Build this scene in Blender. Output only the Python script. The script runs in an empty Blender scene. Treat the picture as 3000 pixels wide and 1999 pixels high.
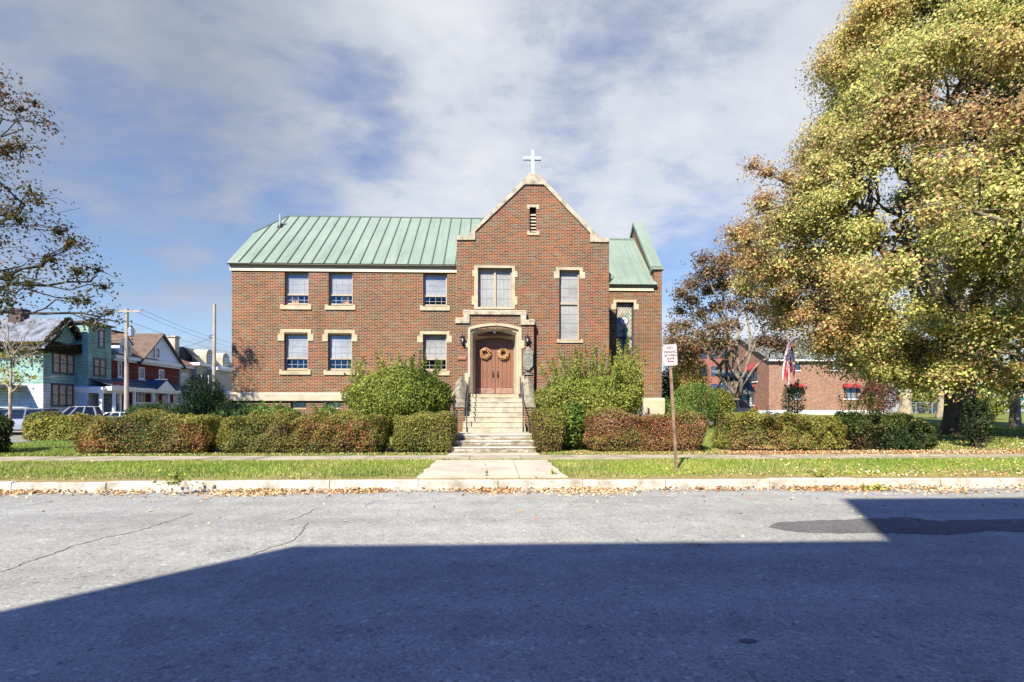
import bpy, math, random
import numpy as np
from mathutils import Vector, Matrix

random.seed(7)
RNG = np.random.default_rng(11)
SC = bpy.context.scene
COL = SC.collection
PI = math.pi

# ------------------------------------------------------------------ survey helper
# the camera station: 1.6 m above the road, turned 2 degrees towards the right of the street normal
TH = math.radians(2.0); CT, ST = math.cos(TH), math.sin(TH)
FPX, CX, HY, CAMH = 1500.0, 1500.0, 1205.0, 1.6
def _d(px, py):
    u = (px - CX) / FPX; v = (HY - py) / FPX
    return ST + u * CT, CT - u * ST, v
def at(px, py, Y):
    """sighting -> (X, Z) on the vertical plane at depth Y"""
    dx, dy, dz = _d(px, py); t = Y / dy
    return dx * t, CAMH + dz * t
def atx(px, py, X):
    """sighting -> (Y, Z) on the vertical plane at X"""
    dx, dy, dz = _d(px, py); t = X / dx
    return dy * t, CAMH + dz * t
def AX(px, Y): return at(px, HY, Y)[0]
def AZ(py, Y, px=1500): return at(px, py, Y)[1]

# ------------------------------------------------------------------ mesh builder
class MB:
    def __init__(s):
        s.v = []; s.f = []; s.mi = []; s.cur = 0
    def add(s, vs, fs):
        b = len(s.v); s.v += [tuple(p) for p in vs]
        for f in fs:
            s.f.append([b + i for i in f]); s.mi.append(s.cur)
        return s
    def box(s, x0, x1, y0, y1, z0, z1):
        if x0 > x1: x0, x1 = x1, x0
        if y0 > y1: y0, y1 = y1, y0
        if z0 > z1: z0, z1 = z1, z0
        vs = [(x0,y0,z0),(x1,y0,z0),(x1,y1,z0),(x0,y1,z0),(x0,y0,z1),(x1,y0,z1),(x1,y1,z1),(x0,y1,z1)]
        return s.add(vs, [(0,3,2,1),(4,5,6,7),(0,1,5,4),(1,2,6,5),(2,3,7,6),(3,0,4,7)])
    def prism(s, poly, y0, y1):
        """polygon in XZ (counter clockwise seen from -Y) extruded along Y"""
        n = len(poly)
        vs = [(x, y0, z) for x, z in poly] + [(x, y1, z) for x, z in poly]
        fs = [tuple(range(n)), tuple(range(2*n-1, n-1, -1))]
        for i in range(n):
            j = (i + 1) % n
            fs.append((j, i, n + i, n + j))
        return s.add(vs, fs)
    def prismx(s, poly, x0, x1):
        """polygon in YZ extruded along X"""
        n = len(poly)
        vs = [(x0, y, z) for y, z in poly] + [(x1, y, z) for y, z in poly]
        fs = [tuple(range(n)), tuple(range(2*n-1, n-1, -1))]
        for i in range(n):
            j = (i + 1) % n
            fs.append((j, i, n + i, n + j))
        return s.add(vs, fs)
    def prismz(s, poly, z0, z1):
        n = len(poly)
        vs = [(x, y, z0) for x, y in poly] + [(x, y, z1) for x, y in poly]
        fs = [tuple(range(n - 1, -1, -1)), tuple(range(n, 2 * n))]
        for i in range(n):
            j = (i + 1) % n
            fs.append((i, j, n + j, n + i))
        return s.add(vs, fs)
    def tube(s, pts, rad, n=8, cap=True):
        pts = [Vector(p) for p in pts]
        if not hasattr(rad, '__len__'): rad = [rad] * len(pts)
        b = len(s.v); rings = []
        for i, p in enumerate(pts):
            t = (pts[min(i+1, len(pts)-1)] - pts[max(i-1, 0)])
            if t.length < 1e-6: t = Vector((0,0,1))
            t.normalize()
            a = Vector((1,0,0)) if abs(t.x) < .8 else Vector((0,1,0))
            e1 = t.cross(a).normalized(); e2 = t.cross(e1)
            ring = []
            for k in range(n):
                an = 2*PI*k/n
                q = p + (e1*math.cos(an) + e2*math.sin(an)) * rad[i]
                ring.append(len(s.v)); s.v.append(tuple(q))
            rings.append(ring)
        for i in range(len(rings)-1):
            for k in range(n):
                k2 = (k+1) % n
                s.f.append([rings[i][k], rings[i][k2], rings[i+1][k2], rings[i+1][k]]); s.mi.append(s.cur)
        if cap:
            s.f.append(rings[0][::-1]); s.mi.append(s.cur); s.f.append(rings[-1]); s.mi.append(s.cur)
        return s
    def lathe(s, cx, cy, prof, n=16):
        b = len(s.v)
        for r, z in prof:
            for k in range(n):
                an = 2*PI*k/n
                s.v.append((cx + r*math.cos(an), cy + r*math.sin(an), z))
        for i in range(len(prof)-1):
            for k in range(n):
                k2 = (k+1) % n
                s.f.append([b+i*n+k, b+i*n+k2, b+(i+1)*n+k2, b+(i+1)*n+k]); s.mi.append(s.cur)
        s.f.append([b+k for k in range(n)][::-1]); s.mi.append(s.cur)
        s.f.append([b+(len(prof)-1)*n+k for k in range(n)]); s.mi.append(s.cur)
        return s
    # panel on a wall plane; plane=('y',Y) faces -Y, ('x',X) faces +X, ('-x',X) faces -X.  d = distance out of the wall
    def pbox(s, plane, a0, a1, z0, z1, d0, d1):
        k, P = plane
        if k == 'y': return s.box(a0, a1, P-d1, P-d0, z0, z1)
        if k == 'x': return s.box(P+d0, P+d1, a0, a1, z0, z1)
        return s.box(P-d1, P-d0, a0, a1, z0, z1)
    def ring(s, plane, a0, a1, z0, z1, w, d0, d1):
        s.pbox(plane, a0, a0+w, z0, z1, d0, d1); s.pbox(plane, a1-w, a1, z0, z1, d0, d1)
        s.pbox(plane, a0+w, a1-w, z1-w, z1, d0, d1); s.pbox(plane, a0+w, a1-w, z0, z0+w, d0, d1)
        return s
    def wall(s, plane, a0, a1, z0, z1, holes, depth):
        """sheet with rectangular openings and their reveals; plane faces as in pbox"""
        k, P = plane
        def pt(a, z, d):
            if k == 'y': return (a, P + d, z)
            if k == 'x': return (P - d, a, z)
            return (P + d, a, z)
        flip = (k == '-x')
        A = sorted({a0, a1} | {h[i] for h in holes for i in (0, 1) if a0 < h[i] < a1})
        Z = sorted({z0, z1} | {h[i] for h in holes for i in (2, 3) if z0 < h[i] < z1})
        def q(p):
            s.add(p[::-1] if flip else p, [(0,1,2,3)])
        for i in range(len(A)-1):
            for j in range(len(Z)-1):
                ca = (A[i]+A[i+1])/2; cz = (Z[j]+Z[j+1])/2
                if any(h[0] < ca < h[1] and h[2] < cz < h[3] for h in holes): continue
                q([pt(A[i],Z[j],0), pt(A[i+1],Z[j],0), pt(A[i+1],Z[j+1],0), pt(A[i],Z[j+1],0)])
        for b0, b1, c0, c1 in holes:
            D = depth
            q([pt(b0,c0,0), pt(b0,c1,0), pt(b0,c1,D), pt(b0,c0,D)])
            q([pt(b1,c1,0), pt(b1,c0,0), pt(b1,c0,D), pt(b1,c1,D)])
            q([pt(b0,c1,0), pt(b1,c1,0), pt(b1,c1,D), pt(b0,c1,D)])
            q([pt(b1,c0,0), pt(b0,c0,0), pt(b0,c0,D), pt(b1,c0,D)])
        return s
    def xform(s, M):
        s.v = [tuple(M @ Vector(p)) for p in s.v]; return s
    def build(s, name, mats, parent=None, smooth=False, origin=None):
        off = Vector(origin) if origin is not None else Vector((0,0,0))
        if parent is not None: off = parent['_w'] if '_w' in parent else parent.location
        off = Vector(off)
        me = bpy.data.meshes.new(name)
        me.from_pydata([tuple(Vector(p)-off) for p in s.v], [], s.f)
        if not isinstance(mats, (list, tuple)): mats = [mats]
        for m in mats: me.materials.append(m)
        if len(mats) > 1: me.polygons.foreach_set('material_index', s.mi)
        if smooth: me.polygons.foreach_set('use_smooth', [True]*len(me.polygons))
        me.update()
        o = bpy.data.objects.new(name, me); COL.objects.link(o)
        if parent is not None:
            o.parent = parent; o.location = (0,0,0); o['_w'] = list(off)
        elif origin is not None:
            o.location = off; o['_w'] = list(off)
        else: o['_w'] = [0,0,0]
        return o

def tag(o, label, cat=None, group=None, kind=None):
    o['label'] = label
    if cat: o['category'] = cat
    if group: o['group'] = group
    if kind: o['kind'] = kind
    return o
def thing(name, loc, label, cat, group=None):
    e = bpy.data.objects.new(name, None); COL.objects.link(e)
    e.location = loc; e.empty_display_size = .3; e['_w'] = list(loc)
    return tag(e, label, cat, group)

# ------------------------------------------------------------------ materials
def newmat(name):
    m = bpy.data.materials.new(name); m.use_nodes = True
    nt = m.node_tree; nt.nodes.clear()
    out = nt.nodes.new('ShaderNodeOutputMaterial')
    b = nt.nodes.new('ShaderNodeBsdfPrincipled')
    nt.links.new(b.outputs[0], out.inputs[0])
    return m, nt, b, out
def rgb(c): return (c[0], c[1], c[2], 1.0)
def N(nt, t, **kw):
    n = nt.nodes.new(t)
    for k, v in kw.items():
        if k in n.inputs: n.inputs[k].default_value = v
        else: setattr(n, k, v)
    return n
def ramp(nt, stops, interp='LINEAR'):
    r = nt.nodes.new('ShaderNodeValToRGB'); cr = r.color_ramp; cr.interpolation = interp
    while len(cr.elements) > 1: cr.elements.remove(cr.elements[-1])
    cr.elements[0].position = stops[0][0]; cr.elements[0].color = rgb(stops[0][1])
    for p, c in stops[1:]:
        e = cr.elements.new(p); e.color = rgb(c)
    return r
def mix(nt, fac, a, b, blend='MIX'):
    n = nt.nodes.new('ShaderNodeMix'); n.data_type = 'RGBA'; n.blend_type = blend
    for sock, val in ((0, fac), (6, a), (7, b)):
        if hasattr(val, 'links'): nt.links.new(val, n.inputs[sock])
        elif sock == 0: n.inputs[0].default_value = val
        else: n.inputs[sock].default_value = rgb(val)
    return n.outputs[2]
def math_n(nt, op, a, b=0.0, c=None):
    n = nt.nodes.new('ShaderNodeMath'); n.operation = op
    for i, val in enumerate((a, b) if c is None else (a, b, c)):
        if hasattr(val, 'links'): nt.links.new(val, n.inputs[i])
        else: n.inputs[i].default_value = val
    return n.outputs[0]
def pos(nt):
    return nt.nodes.new('ShaderNodeNewGeometry').outputs['Position']
def noise(nt, vec, scale, detail=4, rough=.55, dist=0.0):
    n = N(nt, 'ShaderNodeTexNoise', Scale=scale, Detail=detail, Roughness=rough, Distortion=dist)
    nt.links.new(vec, n.inputs['Vector']); return n.outputs['Fac']
def bump(nt, b, h, strength=.3, dist=.02):
    n = N(nt, 'ShaderNodeBump', Strength=strength, Distance=dist)
    nt.links.new(h, n.inputs['Height']); nt.links.new(n.outputs[0], b.inputs['Normal'])
def pm(name, c, rough=.75, var=.18, scale=3.0, fine=40.0, bs=.0, metal=0.0, c2=None, spec=.4):
    """plain painted / stone / metal surface with mottling at two sizes"""
    m, nt, b, out = newmat(name)
    P = pos(nt)
    n1 = noise(nt, P, scale, 5); n2 = noise(nt, P, fine, 3)
    d = c2 if c2 else tuple(x*(1-var*1.6) for x in c)
    l = tuple(min(1, x*(1+var)) for x in c)
    r = ramp(nt, [(.3, d), (.52, c), (.75, l)]); nt.links.new(n1, r.inputs[0])
    g = ramp(nt, [(.3, (1-var*.7,)*3), (.7, (1+var*.3,)*3)]); nt.links.new(n2, g.inputs[0])
    nt.links.new(mix(nt, 1.0, r.outputs[0], g.outputs[0], 'MULTIPLY'), b.inputs['Base Color'])
    b.inputs['Roughness'].default_value = rough; b.inputs['Metallic'].default_value = metal
    b.inputs['Specular IOR Level'].default_value = spec
    if bs: bump(nt, b, n2, bs, .02)
    return m
def brickmat(name, cols, mortar, bw=.221, rh=.0664, ms=.0075, dirty=.8, stain=0.0, soot=None):
    m, nt, b, out = newmat(name)
    P = pos(nt); sp = nt.nodes.new('ShaderNodeSeparateXYZ'); nt.links.new(P, sp.inputs[0])
    u = math_n(nt, 'ADD', sp.outputs[0], sp.outputs[1])
    cb = nt.nodes.new('ShaderNodeCombineXYZ'); nt.links.new(u, cb.inputs[0]); nt.links.new(sp.outputs[2], cb.inputs[1])
    br = N(nt, 'ShaderNodeTexBrick', Scale=1.0); br.offset = .5
    br.inputs['Color1'].default_value = (0,0,0,1); br.inputs['Color2'].default_value = (1,1,1,1)
    br.inputs['Mortar'].default_value = (0,0,0,1); br.inputs['Mortar Size'].default_value = ms
    br.inputs['Mortar Smooth'].default_value = .1; br.inputs['Bias'].default_value = 0
    br.inputs['Brick Width'].default_value = bw; br.inputs['Row Height'].default_value = rh
    nt.links.new(cb.outputs[0], br.inputs['Vector'])
    n = len(cols)
    r = ramp(nt, [(i/n, c) for i, c in enumerate(cols)], 'CONSTANT'); nt.links.new(br.outputs['Color'], r.inputs[0])
    big = noise(nt, P, .7, 5, .6); fin = noise(nt, P, 60, 2)
    g = ramp(nt, [(.3, (1-.35*dirty,)*3), (.65, (1.05,)*3)]); nt.links.new(big, g.inputs[0])
    c1 = mix(nt, 1.0, r.outputs[0], g.outputs[0], 'MULTIPLY')
    mps = nt.nodes.new('ShaderNodeMapping'); mps.inputs['Scale'].default_value = (2.6, 2.6, .28); nt.links.new(P, mps.inputs['Vector']); run = noise(nt, mps.outputs[0], 1.2, 6, .68, .3)
    gs = ramp(nt, [(.30, (.62,.62,.60)), (.46, (1,)*3), (.72, (1.10,)*3)]); nt.links.new(run, gs.inputs[0]); c1 = mix(nt, 1.0, c1, gs.outputs[0], 'MULTIPLY')      # rain-wash streaks
    g2 = ramp(nt, [(.3, (.8,)*3), (.7, (1.12,)*3)]); nt.links.new(fin, g2.inputs[0])
    c1 = mix(nt, 1.0, c1, g2.outputs[0], 'MULTIPLY')
    if stain:
        st = noise(nt, P, .9, 6, .65, .8); sr = ramp(nt, [(.5, (0,)*3), (.68, (1,)*3)]); nt.links.new(st, sr.inputs[0])
        c1 = mix(nt, math_n(nt, 'MULTIPLY', sr.outputs[0], stain), c1, (.09,.085,.07))
    if soot is not None:                                     # blackened strip running down one corner
        dx = math_n(nt, 'ABSOLUTE', math_n(nt, 'SUBTRACT', sp.outputs[0], soot)); sn_ = noise(nt, P, 2.5, 6, .7, .6)
        mr = nt.nodes.new('ShaderNodeMapRange'); mr.inputs['From Min'].default_value = .75; mr.inputs['From Max'].default_value = .05; nt.links.new(math_n(nt, 'ADD', dx, math_n(nt, 'MULTIPLY', math_n(nt, 'SUBTRACT', sn_, .5), .9)), mr.inputs['Value'])
        sf_ = math_n(nt, 'MULTIPLY', mr.outputs[0], .6); c1 = mix(nt, sf_, c1, (.035,.034,.028)); mortar = tuple(mortar)
    mo = mix(nt, big, tuple(x*.75 for x in mortar), tuple(x*1.1 for x in mortar))
    nt.links.new(mix(nt, br.outputs['Fac'], c1, mo), b.inputs['Base Color'])
    b.inputs['Roughness'].default_value = .9; b.inputs['Specular IOR Level'].default_value = .2
    bump(nt, b, math_n(nt, 'SUBTRACT', 1.0, br.outputs['Fac']), .5, .01)
    return m
def leafmat(name, trans=.35, rough=.55):
    m, nt, b, out = newmat(name)
    a = nt.nodes.new('ShaderNodeAttribute'); a.attribute_name = 'leafcol'
    nt.links.new(a.outputs['Color'], b.inputs['Base Color'])
    b.inputs['Roughness'].default_value = rough; b.inputs['Specular IOR Level'].default_value = .25
    t = nt.nodes.new('ShaderNodeBsdfTranslucent'); nt.links.new(a.outputs['Color'], t.inputs[0])
    mx = nt.nodes.new('ShaderNodeMixShader'); mx.inputs[0].default_value = trans
    nt.links.new(b.outputs[0], mx.inputs[1]); nt.links.new(t.outputs[0], mx.inputs[2])
    nt.links.new(mx.outputs[0], out.inputs[0])
    return m
def glassmat(name, tint=(.95,.97,1), refl=.035):
    m, nt, b, out = newmat(name); nt.nodes.remove(b)
    t = nt.nodes.new('ShaderNodeBsdfTransparent'); t.inputs[0].default_value = rgb(tint)
    g = nt.nodes.new('ShaderNodeBsdfGlossy'); g.inputs['Roughness'].default_value = .03
    P = pos(nt); nz = noise(nt, P, 1.5, 2)
    bp = N(nt, 'ShaderNodeBump', Strength=.06, Distance=.05); nt.links.new(nz, bp.inputs['Height']); nt.links.new(bp.outputs[0], g.inputs['Normal'])
    mx = nt.nodes.new('ShaderNodeMixShader'); mx.inputs[0].default_value = refl
    nt.links.new(t.outputs[0], mx.inputs[1]); nt.links.new(g.outputs[0], mx.inputs[2]); nt.links.new(mx.outputs[0], out.inputs[0])
    return m

BR_COLS = [(.105,.042,.018),(.155,.050,.018),(.050,.028,.018),(.135,.034,.016),(.08,.078,.052),(.18,.066,.022),(.085,.040,.022),(.062,.05,.034),(.16,.044,.028),(.095,.092,.064),(.12,.048,.022),(.045,.032,.022)]
M = {}
M['brick'] = brickmat('church brick', BR_COLS, (.40,.265,.165), soot=-2.32)
M['brick2'] = brickmat('gable brick', [(.125,.040,.016),(.17,.045,.014),(.050,.027,.017),(.145,.034,.014),(.078,.08,.052),(.20,.056,.016),(.09,.036,.02),(.06,.048,.032),(.17,.04,.02),(.09,.09,.062),(.12,.044,.02),(.045,.03,.02)], (.37,.25,.155), stain=.22, soot=-2.32)
M['brick3'] = brickmat('porch brick', BR_COLS, (.36,.26,.17), stain=.45)
M['stone'] = pm('limestone', (.385,.325,.215), .85, .14, 2.5, 30, .15, c2=(.28,.24,.16))
M['stone_d'] = pm('weathered limestone', (.36,.315,.225), .9, .3, 3.5, 25, .2, c2=(.15,.14,.105))
M['capstone'] = pm('lichen capstone', (.215,.195,.145), .9, .3, 5, 25, .3, c2=(.085,.085,.065))
M['plinth'] = pm('plinth stone', (.40,.35,.25), .9, .16, 2, 25, .15)
M['frieze'] = pm('cream painted frieze', (.52,.47,.34), .6, .06, 2, 30)
M['soffit'] = pm('shade toned olive soffit', (.17,.155,.10), .7, .1, 2, 30)  # dark tone holds the shade under the eaves, put into the colour
m, nt, b, out = newmat('green standing seam metal'); P = pos(nt)
mp = nt.nodes.new('ShaderNodeMapping'); mp.inputs['Scale'].default_value = (5.0, .35, .35); nt.links.new(P, mp.inputs['Vector'])
k1 = noise(nt, mp.outputs[0], 1.3, 5, .6); k2 = noise(nt, P, .6, 5, .6); k3 = noise(nt, P, 14, 3)
q1 = ramp(nt, [(.3, (.145,.196,.154)), (.52, (.170,.220,.174)), (.72, (.190,.236,.190))]); nt.links.new(k2, q1.inputs[0])
q2 = ramp(nt, [(.32, (.86,.88,.86)), (.5, (1,)*3), (.7, (1.07,)*3)]); nt.links.new(k1, q2.inputs[0])
q3 = ramp(nt, [(.3, (.95,)*3), (.7, (1.03,)*3)]); nt.links.new(k3, q3.inputs[0])
nt.links.new(mix(nt, 1, mix(nt, 1, q1.outputs[0], q2.outputs[0], 'MULTIPLY'), q3.outputs[0], 'MULTIPLY'), b.inputs['Base Color']); b.inputs['Roughness'].default_value = .6; b.inputs['Specular IOR Level'].default_value = .3
bump(nt, b, k2, .15, .05); M['roof'] = m
M['seam'] = pm('seam metal', (.06,.09,.07), .55, .07, .5, 6, 0)  # darker than the roof: shaded seam sides painted into the colour
M['winframe'] = pm('window frame paint', (.33,.28,.2), .6, .1)
M['winframe_d'] = pm('dark window frame', (.035,.04,.06), .5, .1)
M['blind'] = pm('window blind', (.36,.335,.285), .8, .2, .9, 12)
M['interior'] = pm('dark interior', (.05,.042,.032), .9, .3, 3)
M['amber'] = pm('amber curtain', (.55,.25,.05), .8, .15)
M['muntin'] = pm('lead came', (.33,.33,.31), .6, .1)
M['glass'] = glassmat('window glass')
M['door'] = pm('rose brown door paint', (.185,.084,.05), .5, .12, 2, 30)
M['black'] = pm('black iron', (.02,.02,.022), .45, .2, 6, 60, .1)
M['rail'] = pm('worn dark handrail', (.06,.06,.055), .5, .3, 6, 60, .1)
M['steel'] = pm('galvanised steel', (.42,.43,.44), .4, .15, 4, 40, 0, .7)
M['brass'] = pm('dull brass', (.35,.25,.12), .35, .15, 6, 50, 0, .8)
M['concrete'] = pm('stair concrete', (.37,.335,.25), .9, .2, 3.2, 35, .25, c2=(.22,.195,.14))
M['walk'] = pm('pale concrete paving', (.41,.365,.285), .9, .14, 1.2, 35, .15)
M['terracotta'] = pm('terracotta', (.33,.15,.09), .8, .15)
M['bronze'] = pm('grey carved plaque', (.20,.195,.16), .7, .3, 14, 60, .5, c2=(.06,.06,.05))
M['relief'] = pm('plaque relief', (.34,.33,.28), .7, .2, 14, 60, .2)
M['white'] = pm('white paint', (.55,.56,.57), .5, .05, 2, 30)
M['crosswhite'] = pm('weathered white cross', (.36,.42,.52), .5, .25, 5, 30)
M['bark'] = pm('tree bark', (.15,.12,.085), .95, .4, 3, 18, .8, c2=(.05,.04,.03))
M['bark_l'] = pm('pale bark', (.30,.25,.17), .95, .3, 3, 18, .8, c2=(.12,.10,.07))
M['bark_m'] = pm('mid grey bark', (.19,.155,.115), .95, .35, 3, 18, .8, c2=(.07,.055,.04))
M['bark_d'] = pm('dark bark', (.055,.045,.04), .95, .4, 3, 18, .8)
M['leaf'] = leafmat('leaves', .42); M['needle'] = leafmat('conifer sprays', .15, .7)
M['dryleaf'] = leafmat('dry fallen leaves', .15, .8)
M['blade'] = leafmat('grass blades', .35, .6)
M['core'] = pm('hedge twigs', (.045,.035,.022), .95, .4, 8, 40, .6)
EXPOSURE = 1.3
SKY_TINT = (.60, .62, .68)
UNSEEN_SKY_TINT = (.17, .53, 1.2)
CLOUD_DARK, CLOUD_MID, CLOUD_LIGHT = (1.68, 1.86, 2.18), (2.45, 2.6, 2.9), (3.4, 3.48, 3.65)
# openings of blue between the clouds: bearing east of the street normal, elevation, radius, depth (degrees)
SKY_HOLES = [(-14.4, 28.8, 7, .08), (-33, 7, 12, .10), (-20, 21, 5, .08), (-24, 14, 7, .10), (8, 26, 6, .08), (22, 14, 9, .18), (-43, 6, 14, .14), (-33, 20, 6, .05)]
# ------------------------------------------------------------------ camera, sun, sky
cam_d = bpy.data.cameras.new('camera'); cam = bpy.data.objects.new('camera', cam_d); COL.objects.link(cam)
cam_d.sensor_width = 36.0; cam_d.lens = 18.0; cam_d.clip_start = .1; cam_d.clip_end = 3000
cam_d.shift_y = (HY - 999.5) / 3000.0
cam.location = (0, 0, CAMH); cam.rotation_euler = (PI/2, 0, -TH)
SC.camera = cam
LD = Vector((.51, 1.0, -1.03)).normalized()          # direction the sunlight travels
sun_d = bpy.data.lights.new('sun', 'SUN'); sun = bpy.data.objects.new('sun', sun_d); COL.objects.link(sun)
sun_d.energy = 5.0; sun_d.angle = math.radians(.5); sun_d.color = (1.0, .905, .745)
sun.rotation_euler = LD.to_track_quat('-Z', 'Y').to_euler()
elev = math.asin(-LD.z)
W = bpy.data.worlds.new('World'); SC.world = W; W.use_nodes = True
nt = W.node_tree; nt.nodes.clear()
wo = nt.nodes.new('ShaderNodeOutputWorld'); bg = nt.nodes.new('ShaderNodeBackground'); nt.links.new(bg.outputs[0], wo.inputs[0])
bg.inputs[1].default_value = .1
sk = nt.nodes.new('ShaderNodeTexSky'); sk.sky_type = 'NISHITA'; sk.sun_disc = False
sk.sun_elevation = elev; sk.sun_rotation = math.atan2(-LD.x, -LD.y); sk.air_density = 1.0; sk.dust_density = .6; sk.ozone_density = 2.5
tc = nt.nodes.new('ShaderNodeTexCoord')
sp = nt.nodes.new('ShaderNodeSeparateXYZ'); nt.links.new(tc.outputs['Generated'], sp.inputs[0])
zz = math_n(nt, 'ADD', math_n(nt, 'MAXIMUM', sp.outputs[2], 0.0), .22)
cbx = nt.nodes.new('ShaderNodeCombineXYZ')
nt.links.new(math_n(nt, 'DIVIDE', sp.outputs[0], zz), cbx.inputs[0]); nt.links.new(math_n(nt, 'DIVIDE', sp.outputs[1], zz), cbx.inputs[1])
def mapped(scale, loc, rot=0):
    mp = nt.nodes.new('ShaderNodeMapping'); mp.inputs['Scale'].default_value = scale; mp.inputs['Location'].default_value = loc
    mp.inputs['Rotation'].default_value = (0, 0, rot); nt.links.new(cbx.outputs[0], mp.inputs['Vector']); return mp.outputs[0]
nA = noise(nt, mapped((1.0, 1.0, 1), (3.1, 1.7, 0), .25), 1.3, 8, .52, .35)       # cloud banks
nB = noise(nt, mapped((1, 1.2, 1), (7.7, 2.2, 4)), 3.6, 8, .6, .3)         # tufts
nD = noise(nt, mapped((1, 1.6, 1), (4.1, 5.2, 7), -.2), 9.0, 6, .6, .2)
nC = noise(nt, mapped((1, 1, 1), (1.2, 9.1, 2)), .8, 4, .5, .2)            # light and grey parts
# openings of blue at their true bearings: (azimuth from +Y, elevation, radius, depth)
def hole(azd, eld, rad, amt):
    a, e = math.radians(azd), math.radians(eld)
    d = (math.sin(a)*math.cos(e), math.cos(a)*math.cos(e), math.sin(e))
    v = nt.nodes.new('ShaderNodeVectorMath'); v.operation = 'DOT_PRODUCT'
    nrm = nt.nodes.new('ShaderNodeVectorMath'); nrm.operation = 'NORMALIZE'; nt.links.new(tc.outputs['Generated'], nrm.inputs[0])
    nt.links.new(nrm.outputs[0], v.inputs[0]); v.inputs[1].default_value = d
    mr = nt.nodes.new('ShaderNodeMapRange'); mr.interpolation_type = 'SMOOTHSTEP'
    mr.inputs['From Min'].default_value = math.cos(math.radians(rad)); mr.inputs['From Max'].default_value = 1.0
    mr.inputs['To Min'].default_value = 0; mr.inputs['To Max'].default_value = amt
    nt.links.new(v.outputs['Value'], mr.inputs['Value']); return mr.outputs[0]
dens = math_n(nt, 'ADD', math_n(nt, 'ADD', math_n(nt, 'MULTIPLY', nA, .50), math_n(nt, 'MULTIPLY', nB, .38)), math_n(nt, 'MULTIPLY', nD, .14))
for azd, eld, rad, amt in SKY_HOLES:
    dens = math_n(nt, 'SUBTRACT', dens, hole(azd, eld, rad, amt))
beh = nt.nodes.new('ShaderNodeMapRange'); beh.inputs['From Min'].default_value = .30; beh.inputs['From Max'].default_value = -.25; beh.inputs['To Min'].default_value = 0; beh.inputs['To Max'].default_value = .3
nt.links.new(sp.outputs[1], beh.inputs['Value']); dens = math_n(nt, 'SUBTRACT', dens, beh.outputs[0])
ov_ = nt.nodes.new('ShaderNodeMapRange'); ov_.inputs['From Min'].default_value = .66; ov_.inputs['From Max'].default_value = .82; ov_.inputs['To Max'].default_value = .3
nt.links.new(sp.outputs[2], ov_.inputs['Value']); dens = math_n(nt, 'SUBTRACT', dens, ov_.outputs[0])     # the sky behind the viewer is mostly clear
cr = ramp(nt, [(.29, (.04,)*3), (.40, (.40,)*3), (.48, (.74,)*3), (.60, (.97,)*3)]); nt.links.new(dens, cr.inputs[0])
shade = math_n(nt, 'ADD', math_n(nt, 'ADD', math_n(nt, 'MULTIPLY', nC, .55), math_n(nt, 'MULTIPLY', dens, .35)), hole(24, 27, 50, .50))
cc = ramp(nt, [(.40, CLOUD_DARK), (.56, CLOUD_MID), (.86, CLOUD_LIGHT)]); nt.links.new(shade, cc.inputs[0])
hi_ = math_n(nt, 'MINIMUM', math_n(nt, 'MULTIPLY', math_n(nt, 'ADD', beh.outputs[0], ov_.outputs[0]), 3.4), 1.0)      # unseen sky overhead and behind the viewer, blued to tint the road shadow
skyc = mix(nt, 1.0, sk.outputs[0], mix(nt, hi_, SKY_TINT, UNSEEN_SKY_TINT), 'MULTIPLY')
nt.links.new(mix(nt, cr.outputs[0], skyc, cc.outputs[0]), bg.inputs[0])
SC.view_settings.view_transform = 'Standard'; SC.view_settings.look = 'None'
SC.view_settings.exposure = EXPOSURE; SC.view_settings.gamma = 1.0; SC.view_settings.use_curve_mapping = False
SC.cycles.max_bounces = 6; SC.cycles.transparent_max_bounces = 12; SC.cycles.caustics_reflective = False; SC.cycles.caustics_refractive = False
SC.cycles.sample_clamp_indirect = 4.0
SC.render.film_transparent = False

# ------------------------------------------------------------------ terrain
def sm(a, b, t):
    t = np.clip((np.asarray(t, float) - a) / (b - a), 0, 1); return t*t*(3-2*t)
def g(x, y):
    x = np.asarray(x, float); y = np.asarray(y, float)
    base = .2 + .03*sm(12, 17, y)
    church = sm(-14.5, -12.5, x) * (1 - sm(7, 10, x))
    z = base + church * .68 * sm(17.4, 21.3, y)
    z = z + (sm(7, 10, x)) * (.42*sm(17.2, 27, y) + .35*sm(27, 46, y) + .3*sm(50, 60, y))
    z = z - .11 * (1 - sm(-20, -16, x)) * sm(18, 24, y)
    z = z + .02*np.sin(x*1.7+y)*np.sin(y*1.3)*sm(17.3, 19, y)
    return z
def ground_mesh():
    xs = np.unique(np.concatenate([np.array([-420,-260,-160,-100,-70]), np.arange(-50, 60.1, 1.0), np.array([75,110,170,260,420])]))
    ys = np.unique(np.concatenate([np.array([-120,-60,-20,0,10.34]), np.array([10.44]), np.arange(11, 62, .75), np.array([70,90,130,200,320,600,900])]))
    X, Y = np.meshgrid(xs, ys)
    Z = np.where(Y < 10.4, -.06, g(X, Y))
    nx, ny = len(xs), len(ys)
    v = np.stack([X.ravel(), Y.ravel(), Z.ravel()], 1)
    i = np.arange((ny-1)*nx).reshape(ny-1, nx)[:, :-1].ravel()
    f = np.stack([i, i+1, i+nx+1, i+nx], 1)
    return v, f
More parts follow.
